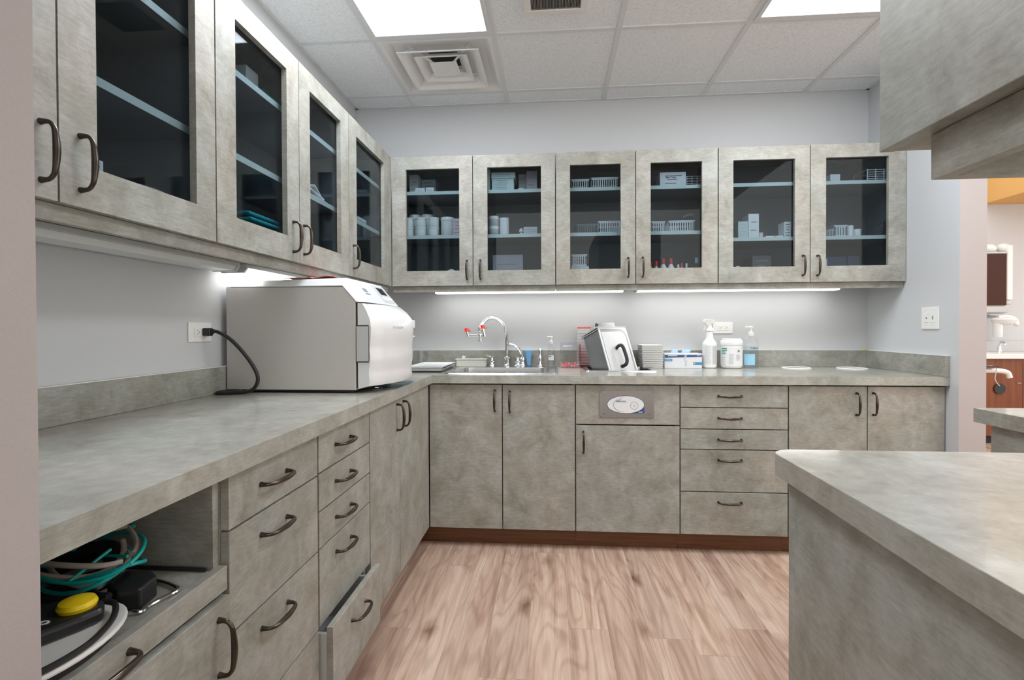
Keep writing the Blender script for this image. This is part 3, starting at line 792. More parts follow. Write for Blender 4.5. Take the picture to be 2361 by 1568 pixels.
# cloth on the autoclave
cl = MB(); N = 12; vs = []; fs = []
for k in range(2):
    for j in range(N):
        for i in range(N):
            u, v_ = i / (N - 1), j / (N - 1)
            x = -.42 + .20 * u + .01 * math.sin(6 * v_); y = -.70 + .12 * v_ + .02 * math.sin(5 * u)
            z = 1.3470 + (x + .619) * .0217 + .0065 + .003 * math.sin(9 * u + 3 * v_) + .002 * math.sin(14 * v_) + (.006 * math.exp(-((u - .45) ** 2) / .006)) + (.0 if k == 0 else .0025)
            vs.append((x, y, z))
o_ = N * N
for j in range(N - 1):
    for i in range(N - 1):
        a = j * N + i; fs += [(a, a + 1, a + N + 1, a + N), (o_ + a, o_ + a + N, o_ + a + N + 1, o_ + a + 1)]
for i in range(N - 1):
    fs += [(i, o_ + i, o_ + i + 1, i + 1), ((N - 1) * N + i, (N - 1) * N + i + 1, o_ + (N - 1) * N + i + 1, o_ + (N - 1) * N + i)]
    fs += [(i * N, (i + 1) * N, o_ + (i + 1) * N, o_ + i * N), (i * N + N - 1, o_ + i * N + N - 1, o_ + (i + 1) * N + N - 1, (i + 1) * N + N - 1)]
cl.add(vs, fs)
solo('cloth', cl, FOIL, 'crumpled red cloth lying on top of the autoclave', 'cloth', (-.32, -.64, 1.355), smooth=True)

# ------------------------------------------------------------------ sink
t = T('sink', 'stainless steel drop-in sink with a flat rim in the back worktop', 'sink', (.35, .33, CT))
rim_o = rounded_rect(.042, .660, .088, .620, .03); 
def bowl(mb, lo, hi, rs, zs):
    n = None; rings = []
    for (x0, x1, y0, y1, r, z) in zs:
        p = rounded_rect(x0, x1, y0, y1, r, n=6); rings.append([(a, b, z) for a, b in p]); n = len(p)
    vs = [v for r_ in rings for v in r_]; fs = []
    for i in range(len(rings) - 1):
        for k in range(n):
            k2 = (k + 1) % n; fs.append((i * n + k, i * n + k2, (i + 1) * n + k2, (i + 1) * n + k))
    fs.append(tuple((len(rings) - 1) * n + k for k in range(n)))
    return mb.add(vs, fs)
b = MB(); bowl(b, 0, 0, 0, [(.042, .660, .088, .620, .03, CT + .0006), (.044, .658, .090, .618, .03, CT + .004), (.088, .612, .128, .524, .05, CT + .0045), (.095, .605, .135, .517, .05, CT + .001), (.100, .600, .140, .512, .05, CT - .15), (.13, .57, .17, .48, .04, CT - .17)])
t.part('bowl', b, STEEL, smooth=True)
t.part('drain', MB().lathe([(.04, CT - .1695), (.04, CT - .166), (.02, CT - .168)], (.35, .33, 0), 20), CHROME)

DZ = CT + .0048
# gooseneck faucet with eyewash head
t = T('gooseneck_faucet', 'tall chrome gooseneck faucet with an eyewash head at its tip', 'faucet', (.342, .585, DZ))
t.part('base', MB().lathe([(.024, DZ), (.024, DZ + .006), (.017, DZ + .014), (.0165, DZ + .045), (.021, DZ + .050), (.021, DZ + .056), (.012, DZ + .062)], (.342, .585, 0), 20), CHROME, smooth=True)
neck = [(.342, .585, DZ + .05), (.342, .585, 1.05), (.340, .580, 1.12), (.322, .560, 1.185), (.285, .53, 1.217), (.245, .50, 1.222), (.212, .475, 1.198), (.192, .455, 1.160)]
t.part('spout', MB().tube(smooth_path(neck, 8), .0115, 14), CHROME, smooth=True)
ex, ey, ez = .192, .455, 1.150
ew = MB().lathe([(.012, ez + .014), (.015, ez + .008), (.015, ez - .006), (.011, ez - .012), (.011, ez - .024), (.017, ez - .028), (.017, ez - .040), (.010, ez - .044), (.010, ez - .060), (.015, ez - .062), (.015, ez - .070)], (ex, ey, 0), 16)
hd = t.part('eyewash_head', ew, CHROME, smooth=True)
arm = MB().tube([(ex - .070, ey - .02, ez - .034), (ex - .02, ey - .006, ez - .034), (ex + .014, ey + .004, ez - .034), (ex + .03, ey - .03, ez - .034)], .008, 10)
arm.tube([(ex - .070, ey - .02, ez - .040), (ex - .078, ey - .022, ez - .012)], .0075, 10); arm.tube([(ex + .03, ey - .03, ez - .040), (ex + .020, ey - .032, ez + .006)], .0085, 10)
t.part('eyewash_arms', arm, CHROME, smooth=True, under=hd)
for cx_, cy_, cz_ in ((ex - .080, ey - .022, ez - .008), (ex + .018, ey - .032, ez + .010)):
    t.part('dust_cap', MB().lathe([(.0, .020), (.010, .019), (.013, .012), (.013, .0), (.015, -.003), (.0, -.004)][::-1], (cx_, cy_, cz_), 16), RED, smooth=True, under=hd)
    lp = [(cx_ + .012 + .012 * math.cos(a), cy_, cz_ + .002 + .005 * math.sin(a)) for a in [k * PI / 6 for k in range(12)]]
    t.part('cap_strap', MB().tube(lp, .0016, 6, closed=True), RED, smooth=True, under=hd)
def valve(x, y, label, lever=True):
    t = T('faucet_valve', label, 'faucet handle', (x, y, DZ))
    t.part('base', MB().lathe([(.022, DZ), (.022, DZ + .005), (.015, DZ + .013), (.013, DZ + .020), (.017, DZ + .027), (.017, DZ + .032), (.011, DZ + .036), (.010, DZ + .052), (.015, DZ + .057), (.015, DZ + .061)], (x, y, 0), 18), CHROME, smooth=True)
    if lever: t.part('lever', MB().tube([(x, y, DZ + .060), (x - .018, y - .004, DZ + .063), (x - .040, y - .010, DZ + .071)], [.006, .005, .0035], 8), CHROME, smooth=True)
valve(.246, .590, 'short chrome faucet handle left of the gooseneck')
t = T('side_sprayer', 'upright chrome sprayer standing at the right end of the sink rim', 'sprayer', (.552, .590, DZ))
t.part('base', MB().lathe([(.021, DZ), (.021, DZ + .006), (.013, DZ + .014), (.012, DZ + .030)], (.552, .590, 0), 18), CHROME, smooth=True)
t.part('wand', MB().lathe([(.011, DZ + .030), (.015, DZ + .050), (.012, DZ + .062), (.010, DZ + .080), (.014, DZ + .096), (.014, DZ + .106), (.010, DZ + .112)], (.552, .590, 0), 18), CHROME, smooth=True)
t = T('small_tap', 'small curved chrome drinking tap right of the gooseneck', 'faucet', (.440, .592, DZ))
t.part('base', MB().lathe([(.021, DZ), (.021, DZ + .006), (.016, DZ + .012), (.014, DZ + .040), (.018, DZ + .046), (.012, DZ + .056)], (.440, .592, 0), 18), CHROME, smooth=True)
t.part('spout', MB().tube(smooth_path([(.440, .592, DZ + .05), (.432, .585, DZ + .085), (.412, .566, DZ + .118), (.385, .545, DZ + .137), (.360, .53, DZ + .143)], 6), [.010] * 8 + [.009] * 8 + [.0075] * 9, 12), CHROME, smooth=True)
valve(.412, .560, 'tiny chrome valve beside the small tap', False)
# blue sponge brush
t = T('sponge_wand', 'blue sponge standing behind the small chrome tap', 'sponge', (.480, .612, DZ))
t.part('sponge', MB().prism([(.470, DZ), (.492, DZ), (.494, DZ + .05), (.503, DZ + .10), (.452, DZ + .10), (.456, DZ + .085)], 'y', .602, .622), SPONGE, .004)
# pump soap bottle
def pump(t, x, y, z, s=1.0, mt=WHITE):
    t.part('pump', MB().lathe([(.012 * s, z), (.013 * s, z + .004), (.013 * s, z + .018 * s), (.005 * s, z + .021 * s), (.0045 * s, z + .038 * s), (.010 * s, z + .040 * s), (.009 * s, z + .045 * s)], (x, y, 0), 16)
           .tube([(x + .006, y, z + .042 * s), (x - .026 * s, y - .004, z + .043 * s)], [.0055 * s, .004 * s], 8), mt, smooth=True)
t = T('soap_bottle', 'clear pump bottle of hand soap standing beside the sink rim', 'bottle', (.622, .580, DZ))
t.part('bottle', MB().lathe([(.023, DZ + .0003), (.027, DZ + .006), (.027, DZ + .055), (.024, DZ + .075), (.026, DZ + .090), (.022, DZ + .120), (.013, DZ + .133), (.012, DZ + .140)], (.622, .580, 0), 20, sy=.75), CLEAR, smooth=True)
t.part('soap', MB().lathe([(.021, DZ + .003), (.0245, DZ + .008), (.0245, DZ + .052), (.021, DZ + .075)], (.622, .580, 0), 16, sy=.72), glass('soap_liquid', (.93, .94, .93), .1, 1.3), smooth=True)
lb = MB(); lb.box(.604, .638, .5575, .5590, DZ + .040, DZ + .070, 0); lb.box(.606, .622, .5565, .5574, DZ + .060, DZ + .066, 1); lb.box(.606, .618, .5585, .560, DZ + .094, DZ + .102, 2)
t.part('label', lb, [PAPER, BLUEB, INK])
pump(t, .622, .580, DZ + .139, 1.05)
# cream caddy on the sink rim
t = T('sink_caddy', 'cream plastic tub holding white bits, on the back left of the sink rim', 'tub', (.118, .585, DZ))
cb = MB(); x0, x1, y0, y1 = .024, .214, .548, .612
for (a, b_, c, d_) in ((x0, x1, y0, y0 + .003), (x0, x1, y1 - .003, y1), (x0, x0 + .003, y0, y1), (x1 - .003, x1, y0, y1)): cb.box(a, b_, c, d_, DZ + .001, DZ + .048)
cb.box(x0, x1, y0, y1, DZ, DZ + .003); cb.box(x0 - .004, x1 + .004, y0 - .004, y0, DZ + .042, DZ + .048); cb.box(x0 - .004, x0, y0, y1, DZ + .042, DZ + .048); cb.box(x1, x1 + .004, y0, y1, DZ + .042, DZ + .048)
t.part('tub_body', cb, CREAM, .001)
solo('eraser_block', MB().box(-.010, .010, -.006, .006, 0, .058), WHITE, 'white plastic piece sticking out of the cream tub', 'plastic piece', (.056, .578, DZ + .0085), rot=(0, .22, 0), local=True, bevel=.002)
solo('white_disc', MB().lathe([(.011, 0), (.011, .010)], n=16), WHITE, 'flat white cap lying in the right end of the cream tub', 'cap', (.178, .578, DZ + .041), local=True)
solo('foam_pad', MB().box(-.06, .03, -.02, .02, 0, .036), PAPER, 'white folded pad filling the cream tub', 'pad', (.15, .580, DZ + .0045), local=True, bevel=.004)

# white trays beside the autoclave
for k, (lab) in enumerate(('white shallow tray on the worktop between autoclave and sink, the lower one', 'white shallow tray on the worktop between autoclave and sink, the upper one')):
    z = CT + .008 + k * .0135
    tb = MB(); tb.add([(-.165, .165, z), (.010, .165, z), (.010, .50, z), (-.165, .50, z), (-.180, .15, z + .013), (.030, .15, z + .013), (.030, .52, z + .013), (-.180, .52, z + .013), (-.172, .158, z + .013), (.022, .158, z + .013), (.022, .512, z + .013), (-.172, .512, z + .013), (-.160, .17, z + .003), (.006, .17, z + .003), (.006, .495, z + .003), (-.160, .495, z + .003)],
                    [(0, 3, 2, 1), (0, 1, 5, 4), (1, 2, 6, 5), (2, 3, 7, 6), (3, 0, 4, 7), (4, 5, 9, 8), (5, 6, 10, 9), (6, 7, 11, 10), (7, 4, 8, 11), (8, 9, 13, 12), (9, 10, 14, 13), (10, 11, 15, 14), (11, 8, 12, 15), (12, 13, 14, 15)])
    solo('shallow_tray', tb, WHITE2, lab, 'tray', (-.075, .33, z), 'white shallow trays beside the sink')
solo('tray_mat', MB().box(-.165, .012, .168, .50, CT + .0004, CT + .0078), BLACK, 'thin black mat under the two white trays', 'mat', (-.075, .33, CT), bevel=.002)
t = T('plastic_cup', 'clear plastic tumbler behind the autoclave against the backsplash', 'cup', (-.205, .60, CT))
t.part('cup_body', MB().ring([(.030, CT + .0005), (.036, CT + .098), (.034, CT + .098), (.028, CT + .003)], (-.205, .60, 0), 20), CLEAR, smooth=True)
# clear pouch near the worktop edge in front of the autoclave
pk = MB(); vs = []; fs = []; N = 10
for k in range(2):
    for j in range(N):
        for i in range(N):
            x = -.085 + .075 * i / (N - 1); y = -.56 + .26 * j / (N - 1)
            vs.append((x, y, CT + .0008 + k * (.001 + .004 * abs(math.sin(3 * i) * math.cos(2 * j)))))
for j in range(N - 1):
    for i in range(N - 1):
        a = j * N + i; fs += [(a, a + N, a + N + 1, a + 1), (100 + a, 100 + a + 1, 100 + a + N + 1, 100 + a + N)]
pk.add(vs, fs)
solo('plastic_pouch', pk, glass('blue_film', (.60, .74, .80), .05, 1.35), 'pale blue plastic pouch lying flat under the autoclave door', 'pouch', (-.05, -.43, CT), smooth=True)
t = T('wire_loop', 'small bent metal clip on the worktop under the autoclave door', 'clip', (-.075, -.62, CT))
t.part('wire', MB().tube(smooth_path([(-.10, -.64, CT + .002), (-.08, -.66, CT + .002), (-.062, -.62, CT + .002), (-.080, -.585, CT + .002), (-.095, -.60, CT + .006)], 5), .0018, 6), STEEL, smooth=True)

# ------------------------------------------------------------------ clear box with red pieces
bx0, bx1, by0, by1, bz1 = .677, .797, .500, .605, 1.071
t = T('acrylic_box', 'open clear acrylic box holding small red and pink pieces, right of the soap', 'box', (.737, .555, CT))
ab = MB()
for a in ((bx0, bx1, by0, by0 + .003), (bx0, bx1, by1 - .003, by1), (bx0, bx0 + .003, by0 + .003, by1 - .003)): ab.box(*a, CT + .0005, bz1)
ab.box(bx0 + .003, bx1 - .003, by0 + .003, by1 - .003, CT + .0005, CT + .003)
t.part('walls', ab, CLEAR)
t.part('red_side', MB().box(bx1 + .0005, bx1 + .0035, by0, by1, CT + .0005, bz1 - .01), CLEARR, label='red translucent end wall')
wr = MB()
for k, (a, b_) in enumerate(((-.030, -.010), (-.022, .004), (.010, .024))):
    wr.tube([(.725 + a, by0 - .0006, 1.046), (.725 + b_, by0 - .0006, 1.052)], .0012, 5); wr.tube([(.725 + a, by0 - .0006, 1.052), (.725 + b_, by0 - .0006, 1.046)], .0012, 5)
t.part('white_marking', wr, WHITE)
rnd = random.Random(3)
kinds = [CORAL, PINKR, RED, mat('mauve_plastic', (.40, .30, .36), .4)]
idx = 0
for layer, zz in ((0, CT + .0118), (1, CT + .0245)):
    for i in range(6):
        for j in range(4 if layer == 0 else 3):
            if layer == 1 and rnd.random() < .35: continue
            x = bx0 + .014 + i * .0182 + rnd.uniform(-.001, .001) + (.004 if layer else 0); y = by0 + .015 + j * .023 + (.008 if layer else 0)
            if x > bx1 - .012: continue
            mb = MB().lathe([(.0, -.008), (.0055, -.0065), (.0078, 0), (.0055, .0065), (.0, .008)], n=10)
            solo('rubber_cup', mb, kinds[(i + 2 * j + layer) % 4], 'small red or pink piece inside the clear acrylic box', 'rubber cup', (x, y, zz), 'small red pieces in the acrylic box', smooth=True, local=True)

# ------------------------------------------------------------------ ultrasonic basin and the steel pan leaning in it
t = T('ultrasonic_basin', 'rectangular steel basin let into the worktop, with the pan leaning in it', 'basin', (1.015, .43, CT))
b = MB(); bowl(b, 0, 0, 0, [(.815, 1.222, .258, .600, .02, CT + .0005), (.817, 1.220, .260, .598, .02, CT + .0045), (.842, 1.188, .288, .562, .03, CT + .005), (.846, 1.184, .292, .558, .03, CT - .09), (.87, 1.16, .31, .54, .03, CT - .10)])
t.part('tub', b, STEEL, smooth=True)
def leanpan():
    t = T('steel_pan', 'stainless steel pan with a black handle leaning in the worktop basin', 'pan', (.957, .305, CT - .018), rot=(math.radians(-22), 0, math.radians(36)))
    W, H, D = .220, .285, .150
    # front lid: outline with rounded upper right corner, x 0..W, z 0..H, at y=0 ; body behind it (y 0..D)
    bd = MB(); bd.box(.006, .010, .006, D, .006, H - .012); bd.box(.010, W - .010, D - .004, D, .006, H - .012); bd.box(W - .010, W - .006, .006, D, .006, H - .012); bd.box(.010, W - .010, .006, D - .004, H - .016, H - .012)
    t.part('pan_body', bd, STEELD, .002)
    lip = MB(); lip.box(-.004, .000, -.002, D + .006, 0, H); 
    rimz = MB(); rimz.box(-.006, W, -.006, D + .006, H - .012, H - .007); rimz.box(-.006, W, -.006, D + .006, H - .002, H + .003)
    t.part('top_flange', rimz, STEEL, .001)
    out = rounded_rect(0, W, 0, H, .022, (1, 0, 0, 0)); 
    lid = MB().prism(out, 'y', -.004, .004); ld = t.part('lid', lid, WHITE2, .0015)
    inn = rounded_rect(.012, W - .026, .004, H - .028, .040, (1, 0, 0, 0)); out2 = rounded_rect(.010, W - .012, .004, H - .012, .045, (1, 0, 0, 0))
    n = len(inn); ch = MB(); vs = [(a, -.0042, b_) for a, b_ in out2] + [(a, .0005 - .0046, b_) for a, b_ in inn]
    vs += [(a, -.0050, b_) for a, b_ in out2] + [(a, -.0050, b_) for a, b_ in inn]
    fs = []
    for i in range(n):
        i2 = (i + 1) % n; fs += [(2 * n + i, 2 * n + i2, 3 * n + i2, 3 * n + i)]
    ch.add(vs, fs); t.part('pressed_channel', ch, STEELD, under=ld)
    t.part('raised_centre', MB().prism(inn, 'y', -.007, -.0045), mat('satin_steel', (.60, .61, .615), .38, .55), .0015, under=ld)
    hp = [(.094, -.006, .150), (.098, -.030, .160), (.110, -.043, .152), (.114, -.046, .110), (.113, -.046, .065), (.106, -.034, .042), (.096, -.006, .038)]
    t.part('handle', MB().tube(smooth_path([(x, y, z) for x, y, z in hp], 5), .0078, 8, flat=1.3), BLACK, smooth=True, under=ld)
    return t
leanpan()
t = T('wire_rack', 'ribbed white rack with red trim behind the left side of the steel pan', 'rack', (.815, .622, CT + .006), local=True)
fr = MB()
fr.box(-.030, -.026, -.012, .012, -.0055, .235); fr.box(.050, .054, -.012, .012, -.0055, .235)
for k in range(24): fr.box(-.030, .054, -.012, -.009, .006 + k * .0095, .011 + k * .0095)
t.part('ribs', fr, WHITE, .0005)
t.part('red_trim', MB().box(-.028, .056, -.012, .012, .2355, .244), CORAL)
t = T('clear_bin', 'small clear plastic container sitting on the top flange of the leaning steel pan', 'container', (.957, .305, CT - .018), rot=(math.radians(-22), 0, math.radians(36)))
cbn = MB(); q0, q1, p0, p1, h0, h1 = .045, .150, .010, .075, .2885, .322
cbn.box(q0, q1, p0, p0 + .002, h0, h1); cbn.box(q0, q1, p1 - .002, p1, h0, h1); cbn.box(q0, q0 + .002, p0 + .002, p1 - .002, h0, h1); cbn.box(q1 - .002, q1, p0 + .002, p1 - .002, h0, h1); cbn.box(q0 + .002, q1 - .002, p0 + .002, p1 - .002, h0, h0 + .002)
t.part('bin_body', cbn, glass('frosted_plastic', (.93, .93, .94), .25, 1.9))
t = T('forceps', 'steel instrument with dark tips sticking up behind the steel pan', 'instrument', (.903, .628, CT))
t.part('shanks', MB().tube([(.903, .628, CT + .006), (.903, .628, 1.165)], .003, 6).tube([(.913, .630, CT + .006), (.911, .630, 1.165)], .003, 6), STEEL)
t.part('tips', MB().tube([(.903, .628, 1.165), (.903, .600, 1.185)], .005, 6).tube([(.911, .630, 1.165), (.917, .630, 1.185)], .005, 6), INKD)

# stacked instrument trays
tz = CT + .0008
for k in range(13):
    h = .0108; z = tz + k * h; sx_ = .5 * random.uniform(-.003, .003) + .001 * k * .3
    x0, x1, y0, y1 = 1.165 + sx_ - .0012 * k * .6, 1.288 + sx_, .46, .625
    tb = MB(); b0 = .007
    tb.add([(x0 + b0, y0 + b0, z), (x1 - b0, y0 + b0, z), (x1 - b0, y1 - b0, z), (x0 + b0, y1 - b0, z), (x0, y0, z + h * .92), (x1, y0, z + h * .92), (x1, y1, z + h * .92), (x0, y1, z + h * .92), (x0 + .004, y0 + .004, z + h * .92), (x1 - .004, y0 + .004, z + h * .92), (x1 - .004, y1 - .004, z + h * .92), (x0 + .004, y1 - .004, z + h * .92), (x0 + .01, y0 + .01, z + .002), (x1 - .01, y0 + .01, z + .002), (x1 - .01, y1 - .01, z + .002), (x0 + .01, y1 - .01, z + .002)],
           [(0, 3, 2, 1), (0, 1, 5, 4), (1, 2, 6, 5), (2, 3, 7, 6), (3, 0, 4, 7), (4, 5, 9, 8), (5, 6, 10, 9), (6, 7, 11, 10), (7, 4, 8, 11), (8, 9, 13, 12), (9, 10, 14, 13), (10, 11, 15, 14), (11, 8, 12, 15), (12, 13, 14, 15)])
    solo('instrument_tray', tb, WHITE, 'off-white instrument tray in the stack between steel pan and glove box', 'tray', ((x0 + x1) / 2, (y0 + y1) / 2, z), 'stacked instrument trays')

# glove box
gx0, gx1, gy0, gy1, gz0, gz1 = 1.302, 1.522, .500, .610, CT + .0005, 1.003
t = T('glove_box', 'white and navy cardboard dispenser box of blue gloves', 'glove box', ((gx0 + gx1) / 2, .555, CT))
bx = t.part('carton', MB().box(gx0, gx1, gy0, gy1, gz0, gz1), CARD, .0015)
f = gy0 - .0006
pr = MB(); pr.add([(gx0 + .001, f, gz1 - .008), (gx1 - .001, f, gz1 - .008), (gx1 - .001, f, gz1 - .020), (gx0 + .001, f, gz1 - .026)], [(0, 1, 2, 3)])
t.part('navy_band', pr, NAVY, under=bx)
pb = MB(); pb.box(gx0 + .001, gx0 + .045, f - .0004, f + .0003, .956, .971); pb.box(gx1 - .052, gx1 - .001, f - .0004, f + .0003, .934, .952)
t.part('blue_badges', pb, BLUEB, under=bx)
t.part('white_lettering', text_mb('NITRILE', .0095, (gx0 + .023, f - .0008, .9635), (1, 0, 0), (0, 0, 1)), WHITE, under=bx)
t.part('orange_dot', MB().lathe([(.006, 0), (.006, .0008)], (gx1 - .045, f - .001, .943), 12, 'y'), mat('orange_print', (.80, .25, .08), .5), under=bx)
hs = MB().tube(smooth_path([(1.425, f - .0005, .926), (1.428, f - .0005, .950), (1.422, f - .0005, .970), (1.425, f - .0005, .985)], 4), .005, 6, flat=.1)
for k in (-.005, 0, .005): hs.tube([(1.425 + k * .6, f - .0005, .982), (1.425 + k * 1.6, f - .0005, .994)], .0018, 5, flat=.3)
t.part('hand_picture', hs, LGREY, under=bx)
t.part('printed_lines', MB().box(gx0 + .02, gx0 + .075, f - .0003, f + .0003, gz1 - .0155, gz1 - .0115).box(gx1 - .03, gx1 - .01, f - .0003, f + .0003, gz1 - .014, gz1 - .012), PAPER, under=bx)
def crumple(cx, cy, cz, w_, h_, seed):
    r = random.Random(seed); mb = MB(); n = 12
    for q in range(3):
        ang = r.uniform(-.6, .6); pts = []
        pts = [(cx + w_ * (q - 1) * .4, cy, cz - .004), (cx + w_ * (q - 1) * .5 + r.uniform(-.004, .004), cy - .002, cz + h_ * .5), (cx + w_ * (q - 1) * .8 + r.uniform(-.006, .006), cy - .004, cz + h_ * r.uniform(.75, 1.05))]
        mb.tube(smooth_path(pts, 4), [.011, .013, .014, .013, .012, .010, .008, .006, .004], 8, flat=.45)
    return mb
solo('blue_glove', crumple(1.372, .552, 1.004, .022, .024, 1), SKY, 'pale blue glove tip poking out of the glove box, the left one', 'glove', (1.372, .552, 1.003), smooth=True)
solo('blue_glove', crumple(1.440, .556, 1.004, .030, .022, 5), SKY, 'pale blue glove tip poking out of the glove box, the right one', 'glove', (1.44, .556, 1.003), smooth=True)

# spray bottle
def printed_lines(x, y, rr, z0, z1, n, a0, a1, seed=1, h=.0016):
    mb = MB(); r = random.Random(seed); st = (z1 - z0) / n
    for k in range(n):
        z = z0 + k * st; e1 = a1 - r.uniform(0, .25) * (a1 - a0); m_ = 6
        vs = []; fs = []
        for i in range(m_ + 1):
            a = a0 + (e1 - a0) * i / m_; vs += [(x + rr * math.sin(a), y - rr * math.cos(a), z), (x + rr * math.sin(a), y - rr * math.cos(a), z + h)]
        for i in range(m_): fs.append((2 * i, 2 * i + 2, 2 * i + 3, 2 * i + 1))
        mb.add(vs, fs)
    return mb
sx, sy = 1.5755, .535; b0 = CT + .0005
t = T('spray_bottle', 'white trigger spray bottle of disinfectant standing right of the glove box', 'spray bottle', (sx, sy, CT))
t.part('bottle', MB().lathe([(.034, b0), (.040, b0 + .006), (.041, b0 + .020), (.041, 1.058), (.039, 1.068), (.024, 1.088), (.0215, 1.094), (.018, 1.130), (.017, 1.134)], (sx, sy, 0), 28), WHITE, smooth=True)
lbm = t.part('label', MB().lathe([(.0414, b0 + .022), (.0414, 1.054)], (sx, sy, 0), 28, m=0), PAPER, smooth=True)
t.part('small_print', printed_lines(sx, sy, .0418, b0 + .026, 1.050, 22, -1.0, -.05, 4, .0012), INKL, under=lbm)
t.part('fine_print', printed_lines(sx, sy, .0418, b0 + .026, 1.048, 26, .12, .95, 9, .0026), INKL, under=lbm)
t.part('collar', MB().lathe([(.020, 1.134), (.023, 1.138), (.022, 1.150), (.014, 1.160), (.012, 1.172)], (sx, sy, 0), 20), WHITE, smooth=True)
hd = MB().prism([(sx - .038, 1.199), (sx - .036, 1.186), (sx - .026, 1.184), (sx - .016, 1.166), (sx + .004, 1.166), (sx + .010, 1.180), (sx + .032, 1.182), (sx + .030, 1.190), (sx + .016, 1.207), (sx - .004, 1.212), (sx - .030, 1.209)], 'y', sy - .012, sy + .012)
h_ = t.part('spray_head', hd, WHITE, .003)
t.part('trigger', MB().prism([(sx - .026, 1.184), (sx - .020, 1.184), (sx - .022, 1.160), (sx - .032, 1.140), (sx - .036, 1.142), (sx - .028, 1.164)], 'y', sy - .006, sy + .006), WHITE, .002, under=h_)
# wipes tub
wx, wy = 1.697, .515
t = T('wipes_tub', 'large round white tub of disinfecting wipes between spray bottle and sanitizer', 'tub', (wx, wy, CT))
t.part('tub_body', MB().lathe([(.048, b0), (.056, b0 + .006), (.060, b0 + .016), (.0605, 1.045), (.061, 1.050), (.061, 1.053)], (wx, wy, 0), 36), WHITE, smooth=True)
t.part('lid', MB().lathe([(.0635, 1.0535), (.0640, 1.058), (.0640, 1.076), (.0610, 1.080), (.0555, 1.082), (.0550, 1.090), (.052, 1.092)], (wx, wy, 0), 36), WHITE2, smooth=True)
lb_ = t.part('label', MB().lathe([(.0610, b0 + .018), (.0610, 1.038)], (wx, wy, 0), 36), PAPER, smooth=True)
t.part('green_print', printed_lines(wx, wy, .0615, 1.000, 1.042, 4, -1.35, -.72, 2, .0055), GREENP, under=lb_)
t.part('dark_print_blocks', printed_lines(wx, wy, .0615, b0 + .022, .990, 5, -1.35, -.85, 3, .0020), INK, under=lb_)
t.part('small_print', printed_lines(wx, wy, .0615, b0 + .03, 1.005, 13, -.55, -.05, 5, .0018), INKL, under=lb_)
t.part('fine_print', printed_lines(wx, wy, .0615, b0 + .05, 1.000, 7, .12, .55, 6, .0035), INKL, under=lb_)
t.part('round_symbol', MB().lathe([(.0065, 0), (.0065, .0010)], (wx + .0215, wy - .0590, 1.020), 14, 'y'), INK, under=lb_)
# sanitizer pump bottle
px_, py_ = 1.815, .530
t = T('sanitizer_bottle', 'clear pump bottle of hand sanitizer with a blue label, right of the wipes tub', 'bottle', (px_, py_, CT))
sh_ = dict(sy=.62)
t.part('bottle', MB().lathe([(.042, b0), (.046, b0 + .008), (.046, b0 + .020), (.045, 1.06), (.043, 1.085), (.036, 1.098), (.016, 1.104), (.014, 1.108)], (px_, py_, 0), 28, **sh_), CLEAR, smooth=True)
t.part('gel', MB().lathe([(.040, b0 + .004), (.0435, b0 + .010), (.0435, b0 + .10), (.0420, 1.045)], (px_, py_, 0), 24, **sh_), CLEARB, smooth=True)
lbl = MB(); lx0, lx1, fy_ = px_ - .044, px_ + .012, py_ - .0300
lbl.prism([(lx0, fy_ + .014), (px_ - .028, fy_ + .004), (px_ - .010, fy_ - .0008), (px_ + .012, fy_ - .0008), (px_ + .012, fy_ + .0002), (px_ - .010, fy_ + .0002), (px_ - .027, fy_ + .005), (lx0 + .001, fy_ + .015)], 'z', b0 + .020, b0 + .085, 0)
lb_ = t.part('label', lbl, mat('blue_label', (.30, .58, .76), .4))
t.part('lettering', text_mb('PURELL', .0125, (px_ + .008, fy_ - .0022, 1.035), (1, 0, 0), (0, 0, 1), bold=True), INKD, under=lb_)
pump(t, px_, py_, 1.107, 1.25)
# round counter openings
for x, y, lab in ((2.080, .540, 'white-rimmed round waste opening in the worktop, nearer the sanitizer'), (2.383, .512, 'white-rimmed round waste opening in the worktop, nearer the right wall')):
    t = T('waste_opening', lab, 'counter opening', (x, y, CT))
    t.part('rim', MB().ring([(.081, CT + .0003), (.081, CT + .003), (.076, CT + .006), (.070, CT + .004), (.070, CT + .0003)], (x, y, 0), 36), WHITE, smooth=True)
    t.part('flap', MB().lathe([(.0695, CT + .0004), (.0695, CT + .0012)], (x, y, 0), 36), mat('flap_grey', (.33, .35, .36), .35))
solo('yellow_cap', MB().lathe([(.007, 0), (.007, .007), (.003, .009)], n=12), YELLOW, 'tiny yellow cap on the backsplash ledge in the right corner', 'cap', (2.528, .648, 1.0188), local=True, smooth=True)

